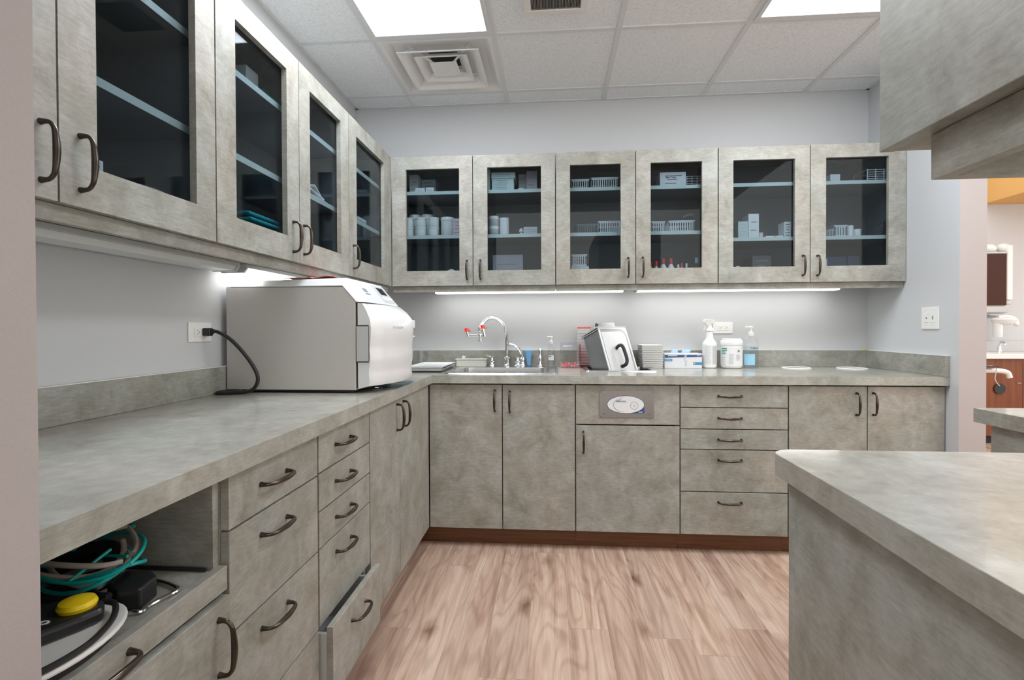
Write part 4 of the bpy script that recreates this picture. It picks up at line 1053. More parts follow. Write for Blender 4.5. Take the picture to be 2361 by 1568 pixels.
# control plate on the panel
t = T('brand_plate', 'steel plate with a white oval emblem screwed to the panel below the pan', 'sign plate', (1.009, .025, .765))
t.part('plate', MB().box(.871, 1.147, .0215, .0248, .697, .834), PLATEM, .0008)
ocx, ocz, oa, ob = 1.0045, .765, .093, .044
def ell(a, b_, y0, y1, cx_=ocx, cz_=ocz, n=40): return MB().prism([(cx_ + a * math.cos(2 * PI * k / n), cz_ + b_ * math.sin(2 * PI * k / n)) for k in range(n)], 'y', y0, y1)
t.part('emblem_border', ell(oa + .0025, ob + .0020, .0208, .0214), NAVY)
t.part('emblem_corner', MB().prism([(1.034, .7205), (1.099, .7205), (1.099, .752), (1.088, .748)], 'y', .0209, .0214), NAVY)
t.part('emblem_oval', ell(oa, ob, .0200, .0207), PAPER)
arc = MB().tube([(ocx + .012 - .074 * math.cos(q), .0197, ocz + .041 * math.sin(q)) for q in [(-75 + 150 * k / 20) * PI / 180 for k in range(21)]], [.0005 + .0014 * math.sin(PI * k / 20) for k in range(21)], 6, flat=.4)
t.part('emblem_arc', arc, INK)
sw = MB().tube(smooth_path([(.954, .0197, .783), (.965, .0197, .784), (.972, .0197, .790), (.982, .0197, .791)], 5), .0014, 6, flat=.4)
t.part('emblem_swoosh', sw, NAVY)
t.part('emblem_bars', MB().box(.954, .974, .0195, .0199, .7810, .7845).box(.972, 1.006, .0195, .0199, .7812, .7838).box(.954, 1.012, .0195, .0199, .7760, .7767), NAVY)
t.part('emblem_dial', MB().tube([(1.048 + .0195 * math.cos(2 * PI * k / 24), .0197, .7605 + .019 * math.sin(2 * PI * k / 24)) for k in range(24)], .0008, 5, closed=True).box(1.043, 1.053, .0195, .0199, .7645, .7652).box(1.043, 1.053, .0195, .0199, .7600, .7607).box(1.043, 1.053, .0195, .0199, .7555, .7562), INK)
t.part('emblem_word', text_mb('SLIM', .009, (1.080, .0203, .7265), (1, 0, 0), (0, 0, 1), bold=True), PAPER)
for x in (.878, .893, 1.125, 1.140):
    for z in ((.703, .829) if x in (.878, 1.140) else (.7155, .8175)):
        t.part('screw', MB().lathe([(.0032, 0), (.0028, .0014)][::-1], (x, .0200, z), 10, 'y'), CHROME)

# ------------------------------------------------------------------ shelf contents
def carton(x0, x1, z0, z1, y, dep, label, m=CARD, name='carton', lines=0, cat='box', mark=INK, group=None, word=None):
    t = T(name, label, cat, ((x0 + x1) / 2, y + dep / 2, z0), group)
    b = t.part('box_body', MB().box(x0, x1, y, y + dep, z0 + .0003, z1), m, .001)
    if lines:
        mb = MB(); w_ = x1 - x0; h = z1 - z0; r = random.Random(int(x0 * 1000) + lines)
        for k in range(lines):
            zz = z1 - h * (k + 1) / (lines + 1); a = x0 + w_ * r.uniform(.12, .3); c = x1 - w_ * r.uniform(.12, .4)
            mb.box(a, c, y - .0007, y - .0001, zz - h * .018, zz + h * .018)
        t.part('printing', mb, mark, under=b)
    if word: t.part('lettering', text_mb(word, (z1 - z0) * .16, (x0 + (x1 - x0) * .42, y - .0006, z0 + (z1 - z0) * .64), (1, 0, 0), (0, 0, 1), bold=True), mark, under=b)
    return t
def tubjar(x, y, z, r, h, label, group=None, m=WHITE):
    t = T('tub', label, 'tub', (x, y, z), group)
    t.part('tub_body', MB().lathe([(r * .93, z + .0003), (r, z + .004), (r, z + h * .80)], (x, y, 0), 20), m, smooth=True)
    t.part('lid', MB().lathe([(r * 1.04, z + h * .805), (r * 1.05, z + h * .82), (r * 1.05, z + h * .97), (r * .98, z + h)], (x, y, 0), 20), m, smooth=True)
def basket(x0, x1, z0, z1, y0, y1, label, m=BASKET, group='slotted plastic baskets in the wall cabinets'):
    t = T('basket', label, 'basket', ((x0 + x1) / 2, (y0 + y1) / 2, z0), group)
    mb = MB(); th = .002; w_ = x1 - x0; i0 = .006
    mb.box(x0 + i0, x1 - i0, y0 + i0, y1 - i0, z0 + .0003, z0 + .003)
    def wall(horizontal, c, a, b_, s):
        n = max(4, int((b_ - a) / .0125)); zt = z1 - .008; zb = z0 + .010
        def q(u0, u1, za, zb_):
            (mb.box(u0, u1, c, c + th, za, zb_) if horizontal else mb.box(c, c + th, u0, u1, za, zb_))
        q(a, b_, z0 + .0005, zb); q(a, b_, zt, z1)
        for k in range(n + 1):
            u = a + (b_ - a) * k / n; q(max(a, u - .0028), min(b_, u + .0028), zb, zt)
    wall(True, y0 + .003, x0 + .003, x1 - .003, 1); wall(True, y1 - .005, x0 + .003, x1 - .003, 1); wall(False, x0 + .003, y0 + .003, y1 - .003, 1); wall(False, x1 - .005, y0 + .003, y1 - .003, 1)
    t.part('slotted_body', mb, m)
    rm = MB(); rm.box(x0, x1, y0, y0 + .003, z1 - .001, z1 + .004); rm.box(x0, x1, y1 - .003, y1, z1 - .001, z1 + .004); rm.box(x0, x0 + .003, y0 + .003, y1 - .003, z1 - .001, z1 + .004); rm.box(x1 - .003, x1, y0 + .003, y1 - .003, z1 - .001, z1 + .004)
    t.part('rim', rm, m)
S1, S2, SB = 1.7108, 1.9708, 1.4283
Yf = .385
# first back cabinet, left door
gt = 'round white tubs behind the first back door'
for x, lab in ((-.245, 'round white tub at the far left of the middle shelf, front row'), (-.168, 'round white tub second from the left on the middle shelf, front row'), (-.088, 'round white tub third from the left on the middle shelf')):
    tubjar(x, .435, S1, .033, .062, lab + ', lower', gt)
    tubjar(x, .435, S1 + .0625, .033, .058, lab + ', stacked on top', gt)
for x, lab in ((-.225, 'white tub in the back row of the middle shelf near the corner'), (-.148, 'white tub in the back row of the middle shelf by the others')):
    tubjar(x, .515, S1, .036, .155, lab, gt)
tubjar(-.004, .44, S1, .040, .120, 'widest white tub on the middle shelf, behind the first back door')
carton(.040, .095, S1, 1.815, Yf, .12, 'pink and white box at the right of the round white tubs', lines=4, m=mat('pink_card', (.62, .50, .54), .6))
carton(-.245, -.19, S2, 2.105, .46, .12, 'tall white carton on the top shelf in the back left corner', lines=2)
carton(-.188, -.130, S2, 2.002, Yf, .12, 'small flat white box on the top shelf, left of its twin', lines=1)
carton(-.124, -.075, S2, 2.004, Yf, .12, 'small flat white box on the top shelf, right of its twin', lines=1)
carton(-.185, -.095, S2 + .0005, 2.09, .52, .12, 'pale carton at the back of the top shelf behind the flat boxes', m=CARDG, lines=5)
solo('crumpled_bag', MB().ball((0, 0, .03), .035, .03, .045, 10).ball((.03, .0, .02), .025, .025, .03, 8), WHITE, 'white crumpled bag on the cabinet floor behind the first back door', 'bag', (.02, .43, SB + .018), local=True, smooth=True)
carton(-.03, .06, SB, 1.505, .47, .12, 'dark teal box on the cabinet floor behind the first back door', m=TEALF)
# first back cabinet, right door
carton(.235, .262, S2, 2.105, Yf, .15, 'upright white binder box on the top shelf, second back door', lines=0)
carton(.274, .405, S2, 2.044, Yf, .16, 'white box with printed lines on the top shelf, below another carton', lines=6, m=CARDG)
carton(.272, .413, 2.0445, 2.080, Yf - .004, .165, 'pale carton resting on the printed white box', lines=2, m=CARDG)
carton(.430, .475, S2, 2.085, Yf + .06, .12, 'dull mauve carton on the top shelf, left of the taller one', m=CARDM, lines=3)
carton(.478, .542, S2, 2.094, Yf + .03, .14, 'taller mauve carton on the top shelf, second back door', m=CARDM, lines=2)
carton(.432, .462, S2, 1.986, Yf, .04, 'small white strip box in front of the mauve cartons', m=CARD)
for z, lab in ((S1, 'grey and white jar on the middle shelf, the lower of two'), (S1 + .0595, 'grey and white jar on the middle shelf, stacked on another')):
    t = T('jar', lab, 'jar', (.280, .425, z)); t.part('jar_body', MB().lathe([(.029, z + .0003), (.031, z + .003), (.031, z + .040)], (.280, .425, 0), 20), LGREY, smooth=True)
    t.part('lid', MB().lathe([(.032, z + .0403), (.032, z + .057), (.030, z + .059)], (.280, .425, 0), 20), WHITE, smooth=True)
solo('white_roll', MB().lathe([(.029, 0), (.029, .108), (.010, .110)], n=20), PAPER, 'tall white paper roll on the middle shelf beside the jars', 'roll', (.344, .43, S1), local=True, smooth=True)
for k in range(3):
    carton(.462, .543, S1 + k * .0155, S1 + .015 + k * .0155, Yf, .10, 'slim pale box on the middle shelf, second back door, %s' % ('lowest of three', 'middle of three', 'topmost of three')[k], lines=1, m=mat('pale_lilac_card', (.58, .56, .60), .6))
for k in range(2):
    solo('white_bottle', MB().lathe([(.012, 0), (.0125, .012), (.006, .018), (.006, .022)], n=12), WHITE, 'small white bottle lying left of the slim pale boxes, %s' % ('lower', 'upper')[k], 'bottle', (.446, .42, S1 + .0003 + k * .0225), local=True, smooth=True)
carton(.272, .455, SB, 1.602, .44, .16, 'wide printed box on the cabinet floor, second back door', lines=2, m=mat('dull_lilac_card', (.34, .33, .38), .6))
# second back cabinet
basket(.742, .850, S2, 2.030, .40, .56, 'slotted white basket at the left of the top shelf, third back door')
basket(.858, 1.016, S2, 2.034, .39, .56, 'slotted white basket at the right of the top shelf, third back door')
basket(.768, .892, S1, 1.766, .40, .56, 'slotted grey-green basket on the middle shelf, third back door', BASKETG)
basket(.898, 1.036, S1, 1.780, .39, .56, 'slotted white basket on the middle shelf beside the grey-green one')
carton(.742, .845, SB, 1.523, .40, .16, 'white carton on the cabinet floor carrying a slotted basket')
basket(.742, .836, 1.5235, 1.588, .40, .55, 'slotted white basket standing on the white carton, third back door')
carton(1.252, 1.399, S2, 2.056, Yf, .13, 'white box of trays with dark lettering on the top shelf, fourth back door', lines=3, word='Bite Trays', mark=INKD)
carton(1.222, 1.411, S2, 2.110, .53, .09, 'dark carton behind the white tray box on the top shelf', m=mat('dark_card', (.12, .13, .14), .6))
t = T('wire_basket', 'clear wire basket right of the white tray box on the top shelf', 'basket', (1.447, .44, S2))
wb = MB()
for k in range(5): wb.tube([(1.405, .39, S2 + .005 + k * .0135), (1.492, .39, S2 + .005 + k * .0135)], .0016, 5).tube([(1.405, .50, S2 + .005 + k * .0135), (1.492, .50, S2 + .005 + k * .0135)], .0016, 5)
for x in (1.405, 1.434, 1.463, 1.492): wb.tube([(x, .39, S2 + .0035), (x, .39, S2 + .060)], .0018, 5).tube([(x, .39, S2 + .004), (x, .50, S2 + .004)], .0016, 5)
t.part('wires', wb, BASKET)
basket(1.205, 1.288, S1, 1.774, .40, .55, 'slotted white basket at the left of the middle shelf, fourth back door')
basket(1.300, 1.452, S1, 1.774, .39, .55, 'slotted white basket at the right of the middle shelf, fourth back door')
def tiny_bottle(x, y, z, h, body, top, label, group, r=.017):
    t = T('bottle', label, 'bottle', (x, y, z), group)
    t.part('bottle_body', MB().lathe([(r, z + .0003), (r, z + h * .62), (r * .45, z + h * .76)], (x, y, 0), 14), body, smooth=True)
    t.part('cap', MB().lathe([(r * .55, z + h * .765), (r * .55, z + h * .96), (r * .4, z + h)], (x, y, 0), 12), top, smooth=True)
gb = 'small bottles on the cabinet floor, fourth back door'
for x, h, bm_, tm_, lab in ((1.203, .118, LGREY, RED, 'dark bottle with a red cap at the far left of the cabinet floor'), (1.238, .120, LGREY, RED, 'grey bottle with a red cap, second from the left on the cabinet floor'), (1.279, .135, WHITE, RED, 'white bottle with a red cap, left of the pair'), (1.323, .135, WHITE, RED, 'white bottle with a red cap, right of the pair'), (1.365, .100, WHITE, WHITE, 'low white bottle right of the red-capped pair'), (1.385, .108, WHITE, RED, 'low white bottle with a small red cap'), (1.412, .105, WHITE, WHITE, 'low white bottle left of the clear one'), (1.470, .138, CLEARB, SKY, 'clear bottle with a pale blue cap at the right end')):
    tiny_bottle(x, .425, SB, h, bm_, tm_, lab, gb, .018 if h > .11 else .012)
solo('curved_instrument', MB().tube(smooth_path([(0, 0, 0), (.03, 0, .012), (.06, 0, .014), (.07, .02, .010)], 4), .0075, 8), WHITE, 'white curved hose hanging from the middle of the fourth back cabinet', 'hose', (1.435, .60, 1.84), local=True, smooth=True)
# third back cabinet
T1, T2 = 1.6663, 1.9723
carton(1.690, 1.745, T1, 1.764, Yf, .12, 'pale green stack box at the left of the lower shelf, fifth back door', m=CARDG, lines=4, mark=INKL)
carton(1.747, 1.805, T1, 1.806, Yf, .10, 'tall white box with blue dots on the lower shelf, fifth back door', lines=2)
t = T('cup', 'small white cup between the tall dotted box and the flat case', 'cup', (1.824, .42, T1)); t.part('cup_body', MB().lathe([(.013, T1 + .0003), (.017, T1 + .034), (.0185, T1 + .036)], (1.824, .42, 0), 14), WHITE, smooth=True)
t = T('flat_case', 'flat white case with an orange mark on the lower shelf', 'case', (1.893, .44, T1)); t.part('case_body', MB().box(1.846, 1.940, .39, .50, T1 + .0003, T1 + .014), WHITE, .002); t.part('orange_mark', MB().box(1.888, 1.902, .3892, .3899, T1 + .003, T1 + .011), CORAL)
solo('red_folder', MB().prism([(-.02, 0), (.02, 0), (.035, .052), (-.018, .028)], 'y', -.002, .002), mat('dull_red_card', (.30, .07, .05), .6), 'dull red folded card standing behind the flat case', 'card', (1.875, .53, T1), local=True)
carton(1.943, 1.981, T1, 1.757, Yf, .08, 'narrow white box with dark print on the lower shelf, fifth back door', lines=5, mark=INKD)
tiny_bottle(1.998, .44, T1, .085, BLACK, BLACK, 'dark bottle right of the narrow white box', None, .012)
carton(1.790, 1.895, SB, 1.574, .44, .14, 'dark printed carton on the cabinet floor, fifth back door', m=mat('charcoal_card', (.10, .10, .11), .6), lines=4)
carton(1.690, 1.712, SB, 1.515, .42, .10, 'small white carton at the bottom left, fifth back door')
for k in range(3):
    carton(2.194 - k * .0005, 2.246, T2 + k * .0155, T2 + .015 + k * .0155, Yf, .10, 'thin white box at the left of the top shelf, sixth back door, %s' % ('lowest', 'middle one', 'topmost')[k], lines=1)
t = T('dish_rack', 'white wire rack on the top shelf, sixth back door', 'rack', (2.458, .45, T2))
wb = MB()
for k in range(6): wb.tube([(2.394, .39, T2 + .005 + k * .0125), (2.526, .39, T2 + .005 + k * .0125)], .002, 5)
for x in (2.394, 2.438, 2.482, 2.526): wb.tube([(x, .39, T2 + .0035), (x, .39, T2 + .072)], .0025, 5).tube([(x, .39, T2 + .004), (x, .52, T2 + .004)], .002, 5)
wb.tube([(2.394, .52, T2 + .07), (2.526, .52, T2 + .07)], .002, 5).tube([(2.394, .39, T2 + .07), (2.394, .52, T2 + .07)], .002, 5).tube([(2.526, .39, T2 + .07), (2.526, .52, T2 + .07)], .002, 5).tube([(2.394, .52, T2 + .0035), (2.394, .52, T2 + .07)], .002, 5).tube([(2.526, .52, T2 + .0035), (2.526, .52, T2 + .07)], .002, 5)
t.part('wires', wb, BASKET)
basket(2.216, 2.290, T1, 1.730, .39, .52, 'slotted white basket on the lower shelf, sixth back door')
solo('white_canister', MB().lathe([(.017, 0), (.017, .066), (.014, .068)], n=16), WHITE, 'narrow white canister right of the last slotted basket', 'canister', (2.319, .42, T1 + .0002), local=True, smooth=True)
tubjar(2.357, .42, T1, .019, .046, 'small white pot right of the narrow canister')
t = T('wire_stand', 'dark wire stand fanning out at the right end of the lower shelf', 'rack', (2.50, .46, T1))
ws = MB()
for k in range(7): ws.tube(smooth_path([(2.46 + .002 * k, .42, T1 + .004 + k * .011), (2.50, .42, T1 + .012 + k * .012), (2.528, .44, T1 + .016 + k * .013)], 3), .0016, 5)
ws.tube([(2.500, .43, T1 + .002), (2.512, .43, T1 + .092)], .002, 5); t.part('wires', ws, INKD)
solo('dark_tool', MB().ball((0, 0, .008), .032, .014, .008, 10), INKD, 'dark rounded tool lying on the lower shelf, sixth back door', 'tool', (2.425, .43, T1 + .0004), local=True, smooth=True)
carton(2.150, 2.185, SB, 1.545, .40, .12, 'white box on the cabinet floor at the left, sixth back door')
carton(2.188, 2.300, SB, 1.560, .42, .15, 'navy storage box on the cabinet floor, left one of two', m=mat('navy_card', (.03, .05, .10), .6))
carton(2.306, 2.370, SB, 1.562, .42, .15, 'navy storage box on the cabinet floor, right one of two', m=mat('navy_card', (.03, .05, .10), .6))

# left wall cabinets
def sidebox(y0, y1, z0, z1, x, dep, label, m, name='carton', cat='box', lines=0, band=None):
    t = T(name, label, cat, (x - dep / 2, (y0 + y1) / 2, z0))
    b = t.part('box_body', MB().box(x - dep, x, y0, y1, z0 + .0003, z1), m, .001)
    if lines:
        mb = MB()
        for k in range(lines):
            zz = z0 + (z1 - z0) * (k + 1) / (lines + 1); mb.box(x + .0001, x + .0007, y0 + .01, y1 - .01, zz - .002, zz + .002)
        t.part('printing', mb, INK, under=b)
    if band: t.part('band', MB().box(x + .0002, x + .0009, y0, y1, z1 - .014, z1).box(x + .0002, x + .0009, y0, y1, z0 + .0003, z0 + .012).box(x - dep, x, y0 - .0009, y0 - .0002, z1 - .014, z1).box(x - dep, x, y0 - .0009, y0 - .0002, z0 + .0003, z0 + .012), band, under=b)
sidebox(-.945, -.872, S2, 2.075, -.42, .12, 'tall white paper bag on the top shelf above the autoclave', PAPER, 'paper_bag', 'bag')
sidebox(-1.02, -.950, S2, 2.035, -.44, .12, 'crumpled white packet left of the tall paper bag', PAPER, 'packet', 'packet')
sidebox(-.862, -.735, S2, 2.030, -.405, .12, 'white and teal box of instruments on the top shelf', CARD, lines=4, band=GREENP)
for k in range(6):
    mb = MB().box(-.085 + .004 * math.sin(k * 2.1), .07 + .004 * math.cos(k * 3), -.105, .09 + .006 * math.sin(k), 0, .0105)
    solo('folded_cloth', mb, TEALF, 'folded teal cloth in the stack on the cabinet floor, number %s from the bottom' % ('one', 'two', 'three', 'four', 'five', 'six')[k], 'cloth', (-.43, -.92 , SB + .0165 + k * .0195), 'folded teal cloths above the autoclave', local=True, bevel=.004)
carton_l = sidebox(-1.05, -.80, SB, SB + .016, -.35, .16, 'flat white tray under the folded teal cloths', CARD)
for k in range(3):
    mb = MB().box(-.08, .08, -.12 + .02 * k, .10, 0, .008)
    solo('paper_sheaf', mb, PAPER, 'loose sheaf of white papers on the middle shelf, %s' % ('bottom one', 'middle one', 'top one')[k], 'papers', (-.44, -.55, S1 + .0005 + k * .0175), 'sheaves of paper on the middle shelf', local=True, rot=(0, 0, .15 * k), bevel=.001)
solo('black_clip', MB().box(-.02, .02, -.012, .012, 0, .012), BLACK, 'black binder clip on the loose paper sheaves', 'clip', (-.39, -.60, S1 + .0445), local=True, bevel=.002)
sidebox(-.50, -.42, S2, 2.000, -.42, .10, 'small white parcel on the top shelf near the corner', PAPER, 'parcel', 'parcel')
sidebox(-.16, -.03, S1, 1.80, -.40, .12, 'grey carton on the middle shelf of the corner cabinet', LGREY, lines=3)
sidebox(.02, .14, S1, 1.76, -.40, .12, 'pale carton on the middle shelf of the corner cabinet', CARD, lines=2)
sidebox(-1.66, -1.58, SB, 1.535, -.36, .12, 'small pleated white stack on the floor of the doorway-end cabinet', CARD, lines=6)
solo('white_bowl', MB().lathe([(.05, 0), (.11, .03), (.135, .085), (.130, .085), (.105, .034), (.04, .006)], n=28), LGREY, 'wide pale bowl on the floor of the doorway-end cabinet', 'bowl', (-.49, -1.44, SB + .0004), local=True, smooth=True)

# ------------------------------------------------------------------ things in the pull-out tray
ZT = .6818
t = T('oval_platform', 'white oval platform with a dark underside in the pull-out tray', 'platform', (-.135, -1.985, ZT))
def oval(mb, cx, cy, a, b_, z0, z1, n=40, rot=0):
    return mb.prism([(cx + a * math.cos(q) * math.cos(rot) - b_ * math.sin(q) * math.sin(rot), cy + a * math.cos(q) * math.sin(rot) + b_ * math.sin(q) * math.cos(rot)) for q in [2 * PI * k / n for k in range(n)]], 'z', z0, z1)
t.part('underside', oval(MB(), -.104, -1.970, .066, .106, ZT + .0003, .700), BLACK, .002)
t.part('top_plate', oval(MB(), -.100, -1.970, .078, .120, .7005, .708), WHITE, .003)
t = T('clamp_handle', 'black handle with a big yellow button lying on the white oval platform', 'clamp', (-.13, -1.94, .708))
hb = MB().prism([(-.062, -1.908), (-.072, -1.935), (-.100, -1.985), (-.190, -2.045), (-.250, -1.965), (-.160, -1.897), (-.115, -1.880), (-.082, -1.886)], 'z', .7085, .732)
t.part('grip', hb, BLACK, .008, seg=3)
t.part('button', MB().lathe([(.024, .7325), (.026, .738), (.023, .744), (.012, .748), (.0, .749)], (-.101, -1.914, 0), 24), YELLOW, smooth=True)
t.part('white_mark', MB().ring([(.006, .7322), (.006, .7328), (.003, .7328), (.003, .7322)], (-.112, -1.956, 0), 14, sx=1.3), WHITE)
t.part('cord', MB().tube(smooth_path([(-.095, -1.876, .722), (-.072, -1.878, .7200), (-.050, -1.905, .7145), (-.036, -1.940, .7130), (-.029, -1.975, .7130), (-.034, -2.017, .7130), (-.05, -2.06, .7130)], 6), .0045, 8), RUBBER, smooth=True)
t = T('black_block', 'black plastic block with a jaw beside the white oval platform', 'clamp', (-.105, -1.81, ZT))
t.part('block', MB().prism([(-.150, -1.768), (-.105, -1.762), (-.078, -1.782), (-.070, -1.828), (-.105, -1.838), (-.145, -1.815)], 'z', ZT + .0003, .720), BLACK, .004)
t.part('jaw', MB().tube(smooth_path([(-.148, -1.800, .714), (-.158, -1.828, .712), (-.140, -1.842, .712), (-.112, -1.846, .7125)], 4), .007, 8), BLACK, smooth=True)
t = T('wire_bracket', 'bent steel wire bracket in the pull-out tray beside the black block', 'bracket', (-.10, -1.77, ZT))
t.part('wire', MB().tube(smooth_path([(-.072, -1.842, ZT + .006), (-.060, -1.838, ZT + .0045), (-.062, -1.822, ZT + .0045), (-.058, -1.800, ZT + .0045), (-.052, -1.778, ZT + .0045), (-.052, -1.764, ZT + .0045), (-.075, -1.750, ZT + .0045), (-.110, -1.738, ZT + .0045), (-.150, -1.730, ZT + .0045), (-.200, -1.728, ZT + .0045)], 5), .0034, 8), CHROME, smooth=True)
def loop(cx, cy, cz, a, b_, tilt, r, turn=0.0, ph=0, amp=.012, n=36, arc_=1.0, tw=0):
    pts = []
    for k in range(int(n * arc_) + 1):
        q = 2 * PI * k / n + ph; x = a * math.cos(q); y = b_ * math.sin(q)
        xx = x * math.cos(turn) - y * math.sin(turn); yy = x * math.sin(turn) + y * math.cos(turn)
        pts.append((cx + xx, cy + yy, cz + amp * math.sin(2 * q + tw) + tilt * yy))
    return MB().tube(pts, r, 8)
t = T('tubing_bundle', 'tangled bundle of teal and grey tubing and black hose in the pull-out tray', 'tubing', (-.22, -1.83, ZT))
for k, (cx, cy, cz, a, b_, tl, r_t, m_, trn, ph, ar) in enumerate((
        (-.205, -1.800, .765, .120, .072, .10, .0034, TEAL, -.25, 0, 1.0), (-.215, -1.795, .752, .125, .062, .20, .0034, TEAL, -.45, 1, .9), (-.190, -1.800, .745, .100, .055, -.05, .0034, TEAL, -.1, 2, .85), (-.26, -1.76, .785, .10, .05, .1, .0032, TEAL, .2, 0, .8),
        (-.215, -1.800, .778, .118, .070, .12, .0046, GREYTUBE, -.30, .4, .95), (-.225, -1.805, .762, .095, .060, .25, .0046, GREYTUBE, -.1, 2.2, .8), (-.200, -1.795, .748, .108, .050, .0, .0042, GREYTUBE, -.5, .3, .9),
        (-.255, -1.790, .735, .115, .065, .0, .0060, RUBBER, -.2, 1, .95), (-.225, -1.770, .732, .090, .055, .0, .0060, RUBBER, -.5, 0, 1.0))):
    t.part(('teal_tube', 'grey_tube', 'black_hose')[0 if m_ is TEAL else 1 if m_ is GREYTUBE else 2], loop(cx, cy, cz, a, b_, tl, r_t, trn, ph, .010, arc_=ar, tw=k), m_, smooth=True)
st = MB().tube([(-.165, -1.868, .745), (-.150, -1.80, .772)], .0030, 8).tube([(-.105, -1.815, .768), (-.165, -1.80, .760)], .0028, 8).tube([(-.30, -1.85, .760), (-.145, -1.835, .758)], .0028, 8)
t.part('teal_strap', st, TEAL, smooth=True)
t.part('grey_tip', MB().tube([(-.255, -1.84, .790), (-.150, -1.765, .800)], .0042, 8), GREYTUBE, smooth=True)
t.part('black_core', MB().tube(smooth_path([(-.33, -1.86, ZT + .020), (-.24, -1.84, .702), (-.19, -1.80, .706), (-.17, -1.765, .740), (-.22, -1.745, .745), (-.29, -1.76, .72)], 5), .018, 10), RUBBER, smooth=True)
t = T('tagged_packet', 'pale packet with a small red heart lying among the tubing', 'packet', (-.28, -1.84, .772))
t.part('packet_body', MB().prism([(-.345, -1.88), (-.245, -1.835), (-.218, -1.815), (-.222, -1.798), (-.255, -1.800), (-.35, -1.85)], 'z', .772, .779), CREAM, .003)
t.part('heart_mark', MB().lathe([(.0055, 0), (.0055, .0008)], (-.236, -1.814, .7793), 12, sx=1.2), RED)
solo('grey_folder', MB().box(-.10, .10, -.09, .09, 0, .012), LGREY, 'flat grey case under the tubing in the pull-out tray', 'case', (-.36, -1.92, ZT + .0004), local=True, bevel=.003)
solo('support_block', MB().box(-.06, .06, -.05, .05, 0, .03), BLACK, 'black foam block under the tubing bundle', 'block', (-.45, -1.76, ZT + .0004), local=True, bevel=.004)
t = T('dark_strip', 'black plastic strip lying along the side panel in the pull-out tray', 'strip', (-.13, -1.69, ZT)); t.part('strip_body', MB().box(-.25, -.052, -1.6905, -1.6855, ZT + .0003, ZT + .008), BLACK, .001)

# ------------------------------------------------------------------ treatment room beyond the wall
FY_ = 3.2
t = T('xray_cabinet', 'brown and white wall cabinet in the room beyond', 'cabinet', (5.10, 3.1, 1.35))
t.part('door_panel', MB().box(4.70, 5.250, 2.98, 2.995, 1.370, 1.895), BROWN, .002)
t.part('cabinet_box', MB().box(4.70, 5.256, 2.996, FY_ - .001, 1.360, 1.900), WHITE, .003)
t.part('top_ledge', MB().box(4.70, 5.262, 2.975, FY_ - .001, 1.901, 1.915), LGREY, .002)
t.part('bottom_tray', MB().prism([(2.975, 1.358), (2.985, 1.300), (3.05, 1.285), (FY_ - .001, 1.285), (FY_ - .001, 1.358)], 'x', 4.70, 5.275), LGREY, .006)
t = T('xray_column', 'white rounded upright of the dental x-ray unit beside the brown cabinet', 'x-ray unit', (5.295, 3.08, 1.4))
t.part('column', MB().box(5.264, 5.322, 2.99, 3.12, 1.425, 1.99), WHITE, .012, seg=3)
t.part('column_foot', MB().box(5.266, 5.320, 3.0, 3.11, 1.375, 1.424), LGREY, .015, seg=3)
t.part('elbow_cap', MB().ball((5.270, 3.05, 1.965), .055, .055, .050, 18), WHITE, smooth=True)
solo('round_lamp', MB().ball((0, 0, .045), .060, .055, .045, 18), WHITE, 'white rounded cover lying on top of the brown cabinet', 'cover', (5.140, 3.05, 1.9152), local=True, smooth=True)
t = T('dental_scanner', 'white dental x-ray head with a round nozzle below the brown cabinet', 'x-ray head', (5.22, 2.98, 1.1))
t.part('head_body', MB().lathe([(.0, 1.165), (.060, 1.168), (.092, 1.185), (.105, 1.215), (.108, 1.225)], (5.225, 2.98, 0), 28, sy=.8), WHITE2, smooth=True)
t.part('head_ring', MB().ring([(.112, 1.222), (.112, 1.236), (.072, 1.246), (.066, 1.234)], (5.225, 2.98, 0), 28, sy=.8), WHITE, smooth=True)
t.part('nozzle', MB().lathe([(.036, 1.045), (.038, 1.05), (.042, 1.19)], (5.168, 2.98, 0), 20), WHITE2, smooth=True)
t.part('yoke', MB().tube(smooth_path([(5.20, 3.02, 1.248), (5.27, 3.02, 1.258), (5.33, 3.0, 1.24), (5.345, 2.98, 1.20), (5.325, 2.96, 1.165)], 6), .020, 12), WHITE, smooth=True)
t.part('yoke_pin', MB().tube([(5.20, 3.02, 1.250), (5.18, 3.10, 1.255), (5.18, 3.198, 1.255)], .016, 8), LGREY, smooth=True)
t = T('vanity', 'cherry wood base cabinet with white counter in the room beyond', 'cabinet', (5.4, 2.9, 0))
t.part('wood_body', MB().box(4.30, 6.6, 2.74, FY_ - .002, .08, .838), CHERRY, .002)
t.part('plinth', MB().box(4.30, 6.6, 2.79, FY_ - .002, 0, .0795), DARKV)
t.part('countertop', MB().box(4.28, 6.6, 2.71, FY_ - .002, .8385, .888), WHITE2, .004)
t.part('backsplash', MB().box(4.28, 6.6, FY_ - .020, FY_ - .002, .8885, 1.00), LGREY, .002)
sk_ = MB(); sk_.ring([(.010, 0), (.010, .002), (.008, .002)], (0, 0, 0)); 
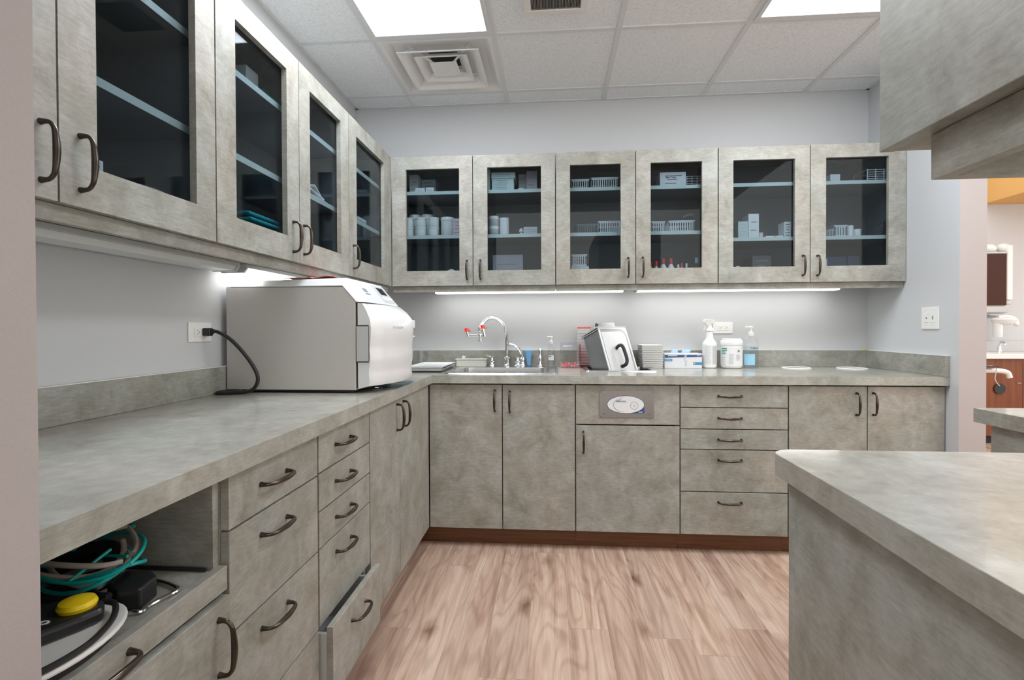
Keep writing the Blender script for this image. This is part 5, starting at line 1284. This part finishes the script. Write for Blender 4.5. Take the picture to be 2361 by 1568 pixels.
t.part('door_line', MB().box(5.205, 5.208, 2.7385, 2.7395, .10, .80), BLACK)
t.part('door_pull', MB().box(5.150, 5.185, 2.7310, 2.7395, .600, .604), STEEL)
solo('round_speaker', MB().lathe([(.052, 0), (.052, .008), (.048, .012)][::-1], axis='y', n=28).box(-.042, .042, -.0015, .0, -.0015, .0015).box(-.038, .038, -.0015, 0, .0135, .0165).box(-.038, .038, -.0015, 0, -.0165, -.0135).box(-.03, .03, -.0015, 0, .0285, .0315).box(-.03, .03, -.0015, 0, -.0315, -.0285), BLACK, 'round black grille on the cherry wood cabinet in the room beyond', 'grille', (4.99, 2.7275, .545), local=True)
t = T('far_faucet', 'small chrome faucet on the white counter in the room beyond', 'faucet', (5.24, 3.05, .888))
t.part('base', MB().lathe([(.024, .8885), (.020, .90), (.016, .95)], (5.24, 3.05, 0), 14), CHROME, smooth=True)
t.part('spout', MB().tube(smooth_path([(5.24, 3.05, .94), (5.245, 3.04, .985), (5.235, 3.00, .995), (5.225, 2.96, .975)], 4), .011, 8), CHROME, smooth=True)
t = T('delivery_arm', 'white curved dental tray arm in front of the cherry cabinet', 'dental arm', (4.8, 2.35, .7))
ar = MB().tube(smooth_path([(4.20, 2.35, .755), (4.55, 2.35, .755), (4.68, 2.35, .752), (4.745, 2.35, .735), (4.765, 2.35, .690)], 6), .022, 12)
t.part('arm', ar, WHITE, smooth=True)
t.part('tool_tray', MB().box(4.25, 4.62, 2.28, 2.42, .790, .800), BLACK, .002)
t.part('tray_post', MB().tube([(4.42, 2.35, .774), (4.42, 2.35, .7895)], .015, 10), LGREY)
t.part('column', MB().tube([(4.25, 2.35, .0005), (4.25, 2.35, .740)], .03, 14), WHITE, smooth=True)
t.part('floor_base', MB().lathe([(.18, .0003), (.18, .02), (.05, .035)], (4.25, 2.35, 0), 24), LGREY, smooth=True)
t.part('tool_cord', MB().tube(smooth_path([(4.57, 2.32, .801), (4.61, 2.30, .78), (4.60, 2.30, .68), (4.64, 2.30, .62)], 4), .004, 6), LGREY, smooth=True)
